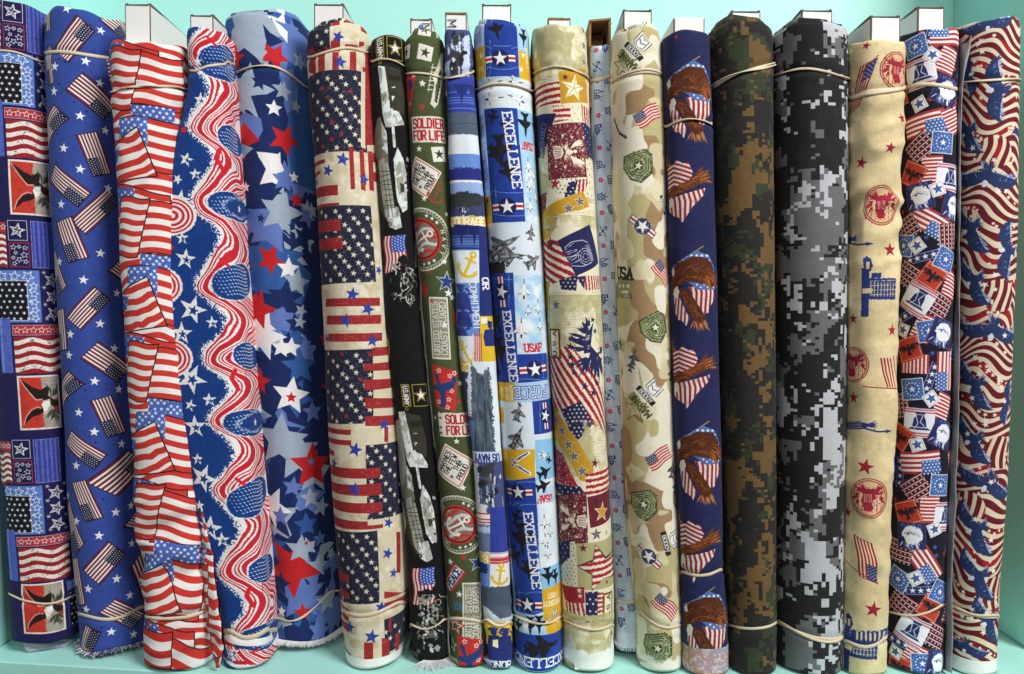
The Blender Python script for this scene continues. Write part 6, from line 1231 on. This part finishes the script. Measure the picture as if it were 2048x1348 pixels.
# 18 --- black with scattered patriotic patches
def p_scatter(c):
    BG, RD, BL, WH, NV = (26, 25, 40), (182, 52, 52), (62, 98, 168), (238, 236, 236), (40, 50, 104); c.fill(BG); r = np.random.RandomState(18)
    for _ in range(190):
        x, y = 1770 + 190 * r.rand(), 50 + 1290 * r.rand(); c.star(x, y, 6.5, RD if r.rand() < .5 else BL, r.rand() * 72)
    def circ(x, y, a=0, k=1.0):
        m = c.A(x, y, a, k); c.rect(-22, -22, 22, 22, (206, 214, 226), m); c.rect(-20, -20, 20, 20, BL, m); c.star(0, 0, 7.5, WH, 0, m)
        for i in range(13): q = i * 2 * math.pi / 13; c.star(13 * math.cos(q), 13 * math.sin(q), 2.9, (216, 226, 240), 0, m)
        for i in range(20): q = i * 2 * math.pi / 20; c.star(18.5 * math.cos(q) * 1.02, 18.5 * math.sin(q) * 1.02, 1.8, (180, 200, 230), 0, m)
    def sq(x, y, a=0): m = c.A(x, y, a); c.rect(-13.5, -13.5, 13.5, 13.5, WH, m); c.line([(-11, -11), (11, -11), (11, 11), (-11, 11)], .8, (120, 140, 190), m, True); c.star(0, 0, 9.5, BL, 5, m); ostar(c, 0, 0, 9.5, (40, 50, 100), 5, .7, m)
    def bell(x, y, a=0, k=1.0):
        m = c.A(x, y, a, k); c.rect(-29, -29, 29, 29, (226, 222, 236), m); [c.rect(-29, s - 1.3, 29, s + 1.3, (186, 84, 100), m) for s in (-26, -21, 21, 26)]; c.rect(-29, -18, 29, 18, (230, 232, 242), m)
        c.poly([(-20, 14), (-12, 8), (-10, -8), (-4, -16), (8, -16), (12, -6), (14, 8), (22, 14)], NV, m); c.line([(-17, 9), (18, 9)], 1.5, (230, 232, 242), m); c.line([(-6, -14), (-2, 2), (-8, 12)], 1.4, (230, 232, 242), m); c.line([(6, -14), (2, -2), (10, 6)], 1.4, (230, 232, 242), m); c.rect(-7, -22, 10, -17, NV, m)
    def head(x, y, a=0, k=1.0, f=1):
        m = c.A(x, y, a, k, f); c.rect(-27, -27, 27, 27, (120, 60, 70), m); c.rect(-26, -26, 26, 26, NV, m); c.ell(2, -2, 19, 19, (236, 238, 244), m, 1, 1.0); feathers(c, m, [(-14, 8, -.2, 1), (2, 16, 0, 1), (16, 8, .4, 1)], 12, [(236, 238, 244), (70, 90, 150)], 34, 3, 1.3, .2)
        c.poly([(-14, 2), (-24, 4), (-25, 14), (-18, 12), (-10, 12)], (34, 44, 96), m); c.line([(-12, -4), (-2, -7), (6, -3)], 1.5, NV, m); c.ell(-5, -3, 2, 2, NV, m); [c.line([(q * 4, -10 + q), (4 + q * 4, -4 + q * 2)], .8, (120, 130, 170), m) for q in range(-1, 4)]; feathers(c, m, [(-20, -26, .2, 1), (20, -26, -.2, 1)], 8, [NV, (90, 110, 170)], 22, 5, 1.2, .3)
    def redeagle(x, y, a=0): m = c.A(x, y, a); c.rect(-24, -24, 24, 24, (186, 62, 42), m); [c.line([(-21 + 4.6 * i, s), (-19 + 4.6 * i, s)], 1.3, (236, 210, 196), m) for i in range(10) for s in (-21, 21)]; [c.line([(s, -21 + 4.6 * i), (s, -19 + 4.6 * i)], 1.3, (236, 210, 196), m) for i in range(10) for s in (-21, 21)]; eagle_bird(c, (m[0] * .56, m[1]), (36, 28, 44), None, 3)
    def strip(x, y, a=0): m = c.A(x, y, a); c.rect(-32, -9, 32, 9, NV, m); [c.star(-23 + 15 * i, 0, 6.6, WH, 0, m) for i in range(4)]; [c.line([(-31 + 4 * i, s), (-29 + 4 * i, s)], 1.1, (190, 200, 230), m) for i in range(16) for s in (-7.6, 7.6)]
    def strp(x, y, a=0, w_=19, h_=27): m = c.A(x, y, a); c.rect(-w_, -h_, w_, h_, WH, m); [c.rect(-w_, -h_ + i * 2 * h_ / 7.6, w_, -h_ + (i + .56) * 2 * h_ / 7.6, RD, m, 1, .2) for i in range(8)]
    def ss(x, y, a=0):
        m = c.A(x, y, a); c.rect(-26, -22, 26, 22, (60, 24, 40), m)
        for i in range(5): c.rect(-26, -20 + i * 9.5, 26, -18 + i * 9.5, RD, m); c.rect(-26, -18 + i * 9.5, 26, -16.6 + i * 9.5, WH, m); [c.star(-22 + 9 * q, -13.6 + i * 9.5, 2.5, WH, 0, m) for q in range(6)]
    def fl(x, y, a=0, w_=78, h_=44): m = c.A(x, y, a); c.flag(m=(m[0] @ np.diag([-w_, h_]), m[0] @ np.array([w_ / 2, -h_ / 2]) + m[1]), red=RD, white=WH, blue=BL, n=9, cu=.0, canton=False); c.rect(w_ * .02, -h_ * .1, w_ / 2, h_ / 2, BL, m); [c.star(w_ * .06 + 7 * i + (j % 2) * 3.5, -h_ * .03 + j * 6, 2.6, WH, 0, m) for i in range(5) for j in range(5)]
    for f, L_ in ((strip, ((1860, 73, 100), (1843, 510, -14), (1806, 635, -30), (1862, 754, -72), (1834, 1179, -6), (1790, 1276, 10), (1800, 940, 90))), (fl, ((1900, 62, 180), (1848, 242, -10), (1860, 442, 32), (1893, 738, 90), (1841, 920, -7), (1852, 1123, 55), (1905, 1090, 80))),
                  (strp, ((1896, 114, 22), (1905, 240, -24), (1865, 333, 0), (1848, 650, 24), (1828, 727, 90), (1887, 808, 22), (1860, 1015, 0), (1827, 1310, 25), (1902, 565, 20), (1890, 1225, 20), (1905, 925, 160))), (ss, ((1838, 293, -38), (1817, 546, 35), (1879, 604, 32), (1831, 974, -38), (1803, 1206, 30), (1873, 1265, 30), (1812, 450, -30), (1798, 1095, 5), (1898, 468, 85), (1800, 808, 80))),
                  (bell, ((1840, 146, -8), (1900, 352, 5), (1834, 595, 32), (1838, 841, 2), (1890, 1030, 6), (1824, 1258, 25))), (redeagle, ((1824, 345, 28), (1865, 549, 35), (1817, 694, -18), (1814, 1020, -22), (1862, 1213, 30), (1796, 1331, 10), (1800, 868, 30), (1800, 190, 80))),
                  (circ, ((1831, 89, -12), (1886, 282, 4), (1892, 515, 24), (1858, 660, -10), (1824, 776, -8), (1881, 965, 4), (1796, 1154, 24), (1880, 1182, 26), (1845, 1324, -4), (1808, 490, 6), (1912, 700, 20))), (head, ((1893, 180, 24), (1838, 389, -8), (1906, 412, 12), (1886, 664, 20), (1886, 868, 24), (1822, 1070, -4), (1900, 1085, 10), (1876, 1324, 10))), (sq, ((1865, 106, 38), (1838, 203, -24), (1875, 377, -20), (1834, 486, -35), (1806, 655, 20), (1863, 797, -35), (1834, 884, -20), (1869, 1057, -22), (1831, 1156, -30), (1790, 1300, 20)))):
        for q in L_: f(*q)

# 19 --- waving stripes and blue eagles
def p_waves(c):
    BU, CR, RD, BL, LT = (104, 26, 38), (224, 209, 182), (160, 30, 42), (42, 57, 100), (164, 178, 204); r = np.random.RandomState(19)
    Y = np.arange(c.h)[:, None] / RES; X = np.arange(c.w)[None, :] / RES
    n = c.noise(70, 3, 2); n2 = c.noise(90, 5, 2)
    sl = (n2 - .5) * 1.3
    ph = (Y + 9 * np.sin(X / 20. + Y / 50.) - .25 * X + sl * (X - c.w / RES / 2) + 30 * n) / 20.
    fr = ph - np.floor(ph); idx = np.floor(ph).astype(int)
    ph2 = (X + 8 * np.sin(Y / 22.) + 12 * n) / 17.; f2 = ph2 - np.floor(ph2); i2 = np.floor(ph2).astype(int)
    yy = np.zeros((c.h, 1)); vert = np.zeros((c.h, c.w))
    for x, y in ((1990, 300), (1998, 590), (2000, 900), (1925, 440), (1935, 1010), (1990, 1180)):
        px, py = c.P(x, y); vert = np.maximum(vert, np.exp(-((X * RES - px) / RES / 42) ** 2 - ((Y * RES - py) / RES / 42) ** 2))
    v = vert > .55
    fr = np.where(v, f2, fr); idx = np.where(v, i2, idx)
    c.fill(CR); c.mask(np.clip((np.minimum(fr - .42, .98 - fr)) * 21 * 1.6 + .5, 0, 1), BU)
    isr = ((idx * 7 + 3) % 3 == 0) & (fr > .42); c.mask(isr * np.clip((np.minimum(fr - .42, .98 - fr)) * 50, 0, 1) * np.clip((c.noise(30, 8, 2) - .4) * 6, 0, 1), RD)
    rr = np.argwhere(isr[::9, ::9]) * 9
    r.shuffle(rr)
    for y, x in rr[:420]:
        c.rawpoly(np.array([x, y]) + starpts(5.5 * RES * (.7 + .4 * r.rand()), r.rand() * 72, .42), (240, 232, 214))
    WING = [(0, -9), (14, -17), (30, -22), (46, -19), (58, -9), (64, 4), (56, 2), (44, 2), (28, 5), (8, 9)]
    def bird(x, y, a, k=1.0, f=1):
        m = c.A(x, y, a, k * .98, f)
        for s in (1, -1):
            ms = (m[0] @ np.diag([s, 1.0]), m[1])
            feathers(c, ms, [(8, 2, .2, 1), (28, -1, .25, 1), (44, -3, .3, 1), (56, 0, .5, 1)], 11, [LT, (120, 146, 200), (210, 218, 236)], 46, 3 + s, 1.5, .3, .5)
            c.poly(WING, BL, ms, 1, .7); feathers(c, ms, [(54, -6, 1, .5), (60, 2, 1, .8)], 10, [BL], 10, 15 + s, 1.8, .2, .5); feathers(c, ms, [(8, -4, .3, 1), (28, -8, .4, 1), (46, -8, .6, 1)], 9, [BL, (34, 50, 96), BL, (110, 132, 180)], 30, 5 + s, 1.1, .25, .7)
        c.poly([(-9, -10), (9, -10), (10, 6), (5, 18), (-5, 18), (-10, 6)], BL, m, 1, .6); c.ell(0, -14, 5, 7, (212, 220, 236), m, 1, .7); feathers(c, m, [(-6, 12, -.3, 1), (6, 12, .3, 1)], 16, [BL, LT, BL], 18, 8, 1.8, .2, .5)
    for q in ((1975, 42, 176, .8), (1996, 178, 268, 1.0), (1934, 150, 80, .7), (1934, 262, 240, .85), (1972, 348, 188, 1.05), (2040, 268, 10, .6), (1940, 455, 238, .95), (2016, 495, 272, .95), (1946, 560, 240, .9), (1985, 655, 190, 1.05), (1948, 765, 240, .9), (2016, 800, 280, .75), (1945, 875, 236, .9), (1975, 965, 205, 1.0), (1950, 1055, 240, .95), (1955, 1150, 238, .9), (1978, 1240, 240, .85), (1930, 1290, 190, .7)): bird(*q)
    for _ in range(26):
        x, y = 1925 + 100 * r.rand(), 60 + 1230 * r.rand(); c.star(x, y, 7, (240, 236, 228), r.rand() * 72)
    c.rect(1860, 1318, 2090, 1420, (236, 236, 232))
# ------------------------------------------------------------------ the nineteen bolts, in a row on the shelf
def bd(a, b, c_, w=5.5, **k): return dict(p=(a, b, c_), w=w, **k)

b1 = make_bolt('patchwork', 'navy patchwork bolt with eagle and flag panels, against the side wall of the shelf', [(0, -48, 84), (350, -36, 97), (700, -16, 118), (1000, 3, 138), (1310, 24, 156)], 2, 1312, p_patch, n=2.4, capk=.8, seed=1, edge=(206, 210, 226), lift=.011,
               bands=[bd((0, 102), (35, 105), (82, 124)), bd((15, 1183), (75, 1208), (150, 1188))])
b2 = make_bolt('tumbling_flags', 'royal blue bolt with tumbling small flags and white stars', [(15, 84, 238), (60, 83, 238), (120, 86, 228), (400, 97, 236), (700, 117, 252), (1000, 130, 268), (1325, 160, 288)], 16, 1318, p_tumble, n=2.1, capk=.9, seed=2, edge=(70, 84, 140), topwob=.002, tilt=-.04, lift=.005,
               bands=[bd((85, 105), (150, 106), (222, 119), 9), bd((155, 1225), (220, 1239), (285, 1214), 9)])
b3 = make_bolt('waving_flags', 'rumpled red and white bolt covered in overlapping waving flags', [(85, 214, 366), (300, 226, 364), (480, 234, 366), (640, 246, 374), (860, 258, 392), (1050, 268, 412), (1150, 277, 424), (1240, 285, 436), (1340, 287, 424)], 80, 1346, p_flags, n=2.5, capk=.7, seed=3, edge=(230, 225, 222), wr=.0012,
               folds=[(0, .34, .0075, .024, .05, .35), (.3, .6, .0012, .03, .06, .2), (.82, 1.0, .002, .014, .05, -.3)],
               bands=[bd((222, 186), (300, 171), (370, 183), 7, twist=2.2), bd((287, 1228), (340, 1238), (440, 1204), 9)], core=dict(x0=250, x1=297, ytop=8, setback=.006))
b4 = make_bolt('swirl', 'narrow bolt of red and white swirling stripes on blue, loose flap on its side', [(55, 371, 444), (150, 375, 452), (220, 368, 455, 376), (310, 354, 460, 383), (400, 339, 467, 390), (520, 321, 474, 396), (580, 317, 480, 400), (650, 322, 486, 405), (730, 338, 492, 410), (820, 365, 500, 416), (920, 387, 506, 420), (1050, 404, 518, 426), (1180, 430, 528, 434), (1262, 446, 534), (1330, 446, 537)], 52, 1328, p_swirl, n=2.4, capk=.8, seed=4, dd=-.012, lift=.001, edge=(60, 90, 150), smooths=8,
               bands=[bd((377, 141), (410, 131), (447, 129), 7, pinch=.002), bd((446, 1262), (490, 1275), (533, 1258), 13)], core=dict(x0=381, x1=423, ytop=30, setback=.008), wr=.0008, folds=[(.0, .12, .0016, .012, .05, .2)])
b5 = make_bolt('layered_stars', 'thick bolt of layered stars in blues, grey, white and red', [(20, 442, 606), (200, 455, 618), (350, 465, 630), (500, 477, 640), (700, 485, 652), (850, 500, 660), (1000, 514, 668), (1100, 524, 674), (1230, 535, 682), (1300, 536, 684)], 22, 1306, p_stars, n=2.1, capk=.95, seed=5, edge=(70, 100, 160), inner=1, lift=.009, tilt=.03,
               bands=[bd((448, 166), (515, 130), (612, 178), 7, twist=.8), bd((536, 1230), (590, 1240), (670, 1180), 7, twist=1.6)], core=None)
b6 = make_bolt('vintage', 'cream bolt with navy star panels and dark red stripes, bare white lower edge', [(50, 609, 738), (200, 613, 750), (350, 627, 762), (500, 635, 774), (650, 642, 784), (800, 648, 794), (950, 656, 802), (1060, 664, 808), (1180, 674, 814), (1300, 683, 808), (1340, 690, 800)], 50, 1342, p_vintage, n=2.2, capk=.9, seed=6, edge=(180, 170, 150), inner=2,
               bands=[bd((616, 115), (680, 97), (738, 104), 7), bd((680, 1221), (740, 1230), (800, 1204), 10)], core=dict(x0=629, x1=684, ytop=8, setback=.012))
b7 = make_bolt('army', 'slim black bolt printed with grey tanks, soldiers and small flags', [(72, 738, 811), (250, 745, 820), (450, 757, 832), (650, 765, 846), (800, 785, 862), (950, 797, 876), (1050, 805, 886), (1180, 815, 895), (1320, 825, 897)], 72, 1336, p_army, n=2.5, capk=.75, seed=7, edge=(60, 60, 60), dd=.004, lift=.003,
               bands=[bd((742, 121), (775, 120), (810, 134), 6, twist=.7), bd((822, 1246), (850, 1259), (890, 1238), 6, twist=1.3)], folds=[(0, .12, .0014, .012, .04, .2)])
b8 = make_bolt('olive', 'olive green bolt with service patches, seals and stars', [(60, 806, 888), (250, 816, 894), (450, 828, 906), (600, 843, 918), (750, 855, 932), (900, 870, 950), (1050, 882, 965), (1180, 892, 976), (1330, 903, 974)], 72, 1340, p_olive, n=2.5, capk=.75, seed=8, edge=(120, 124, 100), inner=2, dd=.003,
               bands=[bd((812, 147), (850, 148), (888, 156), 6), bd((898, 1236), (930, 1240), (978, 1244), 9)], core=dict(x0=822, x1=861, ytop=38, setback=.010, letter=('N', 852, 53, 17, 90), dot=(842, 54, 5)), folds=[(0, .14, .0013, .014, .05, -.2)])
b9 = make_bolt('ships', 'slim bolt printed in rows with warships, anchors and naval words', [(58, 888, 944), (200, 892, 950), (350, 898, 961), (480, 901, 974), (600, 911, 984), (700, 918, 990), (800, 928, 997), (900, 944, 1002), (1050, 955, 1012), (1200, 965, 1022), (1330, 975, 1025)], 58, 1341, p_ships, n=2.9, capk=.6, seed=9, dd=-.002, edge=(140, 150, 190),
               bands=[bd((893, 157), (920, 152), (948, 145), 8, twist=1.2, pinch=.0022), bd((972, 1240), (995, 1252), (1024, 1244), 7, twist=.8)], core=dict(x0=892, x1=931, ytop=26, setback=.004, rim=.0022, letter=('M', 904, 46, 18, 90)), wr=.0008, folds=[(.02, .16, .0014, .018, .04, -.4)])
b10 = make_bolt('air', 'royal blue bolt with jets, star roundels and EXCELLENCE in white', [(45, 945, 1058), (200, 955, 1065), (350, 967, 1075), (500, 976, 1086), (650, 985, 1094), (800, 995, 1102), (950, 1005, 1110), (1100, 1015, 1119), (1230, 1026, 1125), (1340, 1030, 1127)], 44, 1347, p_air, n=2.3, capk=.85, seed=10, edge=(150, 170, 210), inner=1,
                bands=[bd((957, 179), (1000, 167), (1060, 184), 7, twist=.6), bd((1026, 1229), (1075, 1247), (1124, 1234), 7, twist=1.4)], core=dict(x0=966, x1=1020, ytop=9, setback=.011))
b11 = make_bolt('antique', 'antique patchwork bolt in sage, burgundy, gold and navy with stars', [(48, 1062, 1175), (200, 1072, 1181), (400, 1082, 1192), (550, 1090, 1202), (700, 1098, 1208), (850, 1107, 1213), (1000, 1113, 1222), (1150, 1120, 1228), (1300, 1126, 1230)], 46, 1349, p_antique, n=2.2, capk=.9, seed=11, edge=(200, 190, 160),
                bands=[bd((1068, 148), (1100, 134), (1176, 158), 6, twist=1.8), bd((1126, 1240), (1180, 1257), (1229, 1250), 7, twist=.7)], core=dict(x0=1098, x1=1139, ytop=37, setback=.012, rim=.0025), folds=[(0, .1, .0016, .012, .05, .1)])
b12 = make_bolt('little', 'thin pale blue bolt with tiny navy drawings and red flowers', [(88, 1180, 1228), (350, 1187, 1234), (600, 1197, 1243), (800, 1208, 1252), (1000, 1218, 1264), (1150, 1228, 1274), (1300, 1235, 1284)], 88, 1319, p_little, n=2.6, capk=.7, seed=12, edge=(200, 206, 216), lift=.007, wr=.0011, D=.12,
                folds=[(.08, .5, .0036, .03, .05, .2)], bands=[bd((1184, 160), (1200, 158), (1224, 149), 9), bd((1234, 1200), (1255, 1206), (1280, 1200), 7)], core=dict(x0=1180, x1=1221, ytop=44, kraft=True, front_low=92, setback=.002, rim=.002))
b13 = make_bolt('tan_camo', 'tan camouflage bolt with military badges, small flags and white roundels', [(56, 1224, 1326), (200, 1226, 1331), (400, 1230, 1338), (600, 1238, 1345), (800, 1245, 1351), (1000, 1252, 1357), (1150, 1264, 1364), (1260, 1279, 1368), (1340, 1278, 1366)], 55, 1350, p_camo, n=2.2, capk=.9, seed=13, edge=(206, 196, 160), inner=1,
                bands=[bd((1225, 161), (1260, 148), (1328, 151), 7, strands=2), bd((1276, 1222), (1330, 1256), (1368, 1250), 7)], core=dict(x0=1249, x1=1302, ytop=20, setback=.012), folds=[(0, .08, .0018, .01, .04, .1)])
b14 = make_bolt('eagle_navy', 'navy bolt with brown eagles wrapped in striped flags, faded lower end', [(62, 1325, 1420), (250, 1332, 1427), (450, 1338, 1433), (650, 1342, 1439), (850, 1348, 1443), (1050, 1358, 1447), (1150, 1361, 1448), (1250, 1365, 1458), (1345, 1366, 1460)], 62, 1356, p_eagles, n=2.5, capk=.75, seed=14, edge=(60, 64, 100),
                bands=[bd((1333, 252), (1370, 240), (1424, 248), 7, twist=1.0, pinch=.0016), bd((1362, 1143), (1400, 1154), (1448, 1139), 8, pinch=.0022)], core=dict(x0=1350, x1=1408, ytop=33, setback=.006, rim=.0), folds=[(.02, .2, .0012, .014, .04, .2)])
b15 = make_bolt('woodland', 'dark brown and olive pixel camouflage bolt', [(42, 1421, 1551), (250, 1428, 1552), (500, 1436, 1554), (750, 1443, 1555), (1000, 1450, 1556), (1200, 1456, 1556), (1348, 1458, 1556)], 42, 1356, p_woodland, n=2.2, capk=.9, seed=15, edge=(80, 66, 46), inner=2,
                bands=[bd((1428, 178), (1480, 149), (1552, 123), 7, twist=1.0, strands=2), bd((1456, 1249), (1500, 1259), (1557, 1245), 7)], core=dict(x0=1466, x1=1520, ytop=22, setback=.013))
b16 = make_bolt('urban', 'wide black, grey and pale grey pixel camouflage bolt', [(42, 1553, 1702), (300, 1556, 1702), (600, 1557, 1700), (900, 1557, 1697), (1150, 1557, 1692), (1348, 1557, 1689)], 42, 1356, p_urban, n=2.2, capk=.9, seed=16, edge=(60, 60, 62), inner=1,
                bands=[bd((1556, 150), (1600, 139), (1700, 163), 7, twist=.6), bd((1556, 1244), (1625, 1275), (1694, 1272), 7, strands=2)], core=dict(x0=1606, x1=1664, ytop=20, setback=.012))
b17 = make_bolt('cream', 'crinkled cream bolt with dark red stars, seals and a navy building', [(80, 1704, 1812), (250, 1703, 1811), (500, 1702, 1807), (700, 1700, 1800), (900, 1696, 1793), (1100, 1691, 1785), (1260, 1687, 1778), (1348, 1685, 1774)], 78, 1358, p_cream, n=2.3, capk=.8, seed=17, edge=(214, 196, 150), wr=.0012,
                folds=[(.6, .93, .0062, .022, .045, .35), (.1, .35, .0034, .024, .05, -.25), (.35, .6, .0022, .03, .05, .1)], bands=[bd((1705, 196), (1750, 182), (1802, 178), 9, strands=2), bd((1688, 1282), (1740, 1293), (1776, 1274), 9)], core=dict(x0=1745, x1=1800, ytop=32, setback=.002))
b18 = make_bolt('scatter', 'black bolt scattered with bells, eagle heads and striped patches', [(55, 1811, 1920), (200, 1812, 1918), (400, 1811, 1914), (600, 1804, 1909), (800, 1798, 1904), (1000, 1792, 1898), (1150, 1783, 1894), (1320, 1777, 1890)], 54, 1352, p_scatter, n=2.3, capk=.85, seed=18, edge=(120, 120, 140),
                bands=[bd((1803, 180), (1850, 168), (1917, 181), 10), bd((1782, 1224), (1840, 1229), (1893, 1204), 6)], core=dict(x0=1839, x1=1888, ytop=14, setback=.010))
b19 = make_bolt('waves', 'dark red and cream striped bolt with blue eagles', [(34, 1920, 2043), (200, 1924, 2041), (400, 1924, 2038), (600, 1924, 2031), (800, 1921, 2023), (1000, 1914, 2014), (1150, 1906, 2002), (1330, 1899, 1994)], 34, 1357, p_waves, n=2.2, capk=.95, seed=19, edge=(150, 120, 120), tilt=.02,
                bands=[bd((1922, 168), (1975, 160), (2041, 161), 7, twist=.9), bd((1900, 1208), (1950, 1231), (1996, 1236), 6, strands=2)])

# ------------------------------------------------------------------ loose ends of cloth
frayed(b5, (M_THREAD,), NB + NS + 2, NC - NB - 2, 2600, .0045, 3, spread=.8)
frayed(b2, (M_THREADB, M_THREADB, M_THREAD), NB + NS + 6, NC - NB - NS - 2, 1500, .004, 4, spread=.9)
frayed(b7, (M_THREAD,), APEX - 4, NC - NB - NS, 900, .010, 5, name='lint', spread=2.0)
M_W18 = wrong_side('scatter_wrong_side', b18['im'], .45, (226, 226, 230)); d18 = b18['d']
sheet(b18, 'loose_end', [(55, 1910, d18 + .03, 1944, d18 + .010), (90, 1914, d18 + .02, 1942, d18 + .004), (180, 1916, d18 + .01, 1924, d18 + .002), (500, 1913, d18 + .012, 1920, d18 + .003), (800, 1905, d18 + .012, 1919, d18 + .001), (1000, 1897, d18 + .012, 1912, d18 + .001), (1150, 1892, d18 + .012, 1903, d18), (1210, 1890, d18 + .012, 1906, d18 - .002), (1345, 1888, d18 + .012, 1904, d18 - .001)], M_W18, (.75, .95), .0022, 3)
M_W7 = wrong_side('army_wrong_side', b7['im'], .75, (190, 190, 186)); d7 = b7['d']
sheet(b7, 'loose_end', [(440, 826, d7 + .02, 832, d7 + .008), (700, 846, d7 + .02, 853, d7 + .008), (1000, 878, d7 + .02, 884, d7 + .008), (1230, 892, d7 + .02, 900, d7 + .006), (1330, 894, d7 + .02, 902, d7 + .006)], M_W7, (.7, .8), .0018, 5, 4, vr=(.7, 0))
d3_ = b3['d']
sheet(b3, 'loose_end', [(1010, 398, d3_ + .012, 404, d3_ + .008), (1100, 404, d3_ + .008, 424, d3_ + .004), (1200, 410, d3_ + .006, 434, d3_), (1260, 418, d3_ + .006, 444, d3_ - .001), (1310, 426, d3_ + .004, 446, d3_), (1334, 432, d3_ + .004, 440, d3_ + .002)], b3['mat'], (.62, .78), .0016, 7, vr=(.26, .01))
M_W1 = wrong_side('patchwork_wrong_side', b1['im'], .6, (220, 224, 236)); d1_ = b1['d']
for k in range(4):
    sheet(b1, 'inner_turn', [(1278 + k * 2, 40 + k * 7, d1_ + .004 + .003 * k, 150 - k * 2, d1_ + .03), (1306 + k * 2.5, 56 + k * 6, d1_ + .006 + .003 * k, 132 - k * 8, d1_ + .02 - .002 * k)], M_W1, (.1 + .1 * k, .5 + .1 * k), .0006, 11 + k, vr=(.2 + .1 * k, .16 + .1 * k))
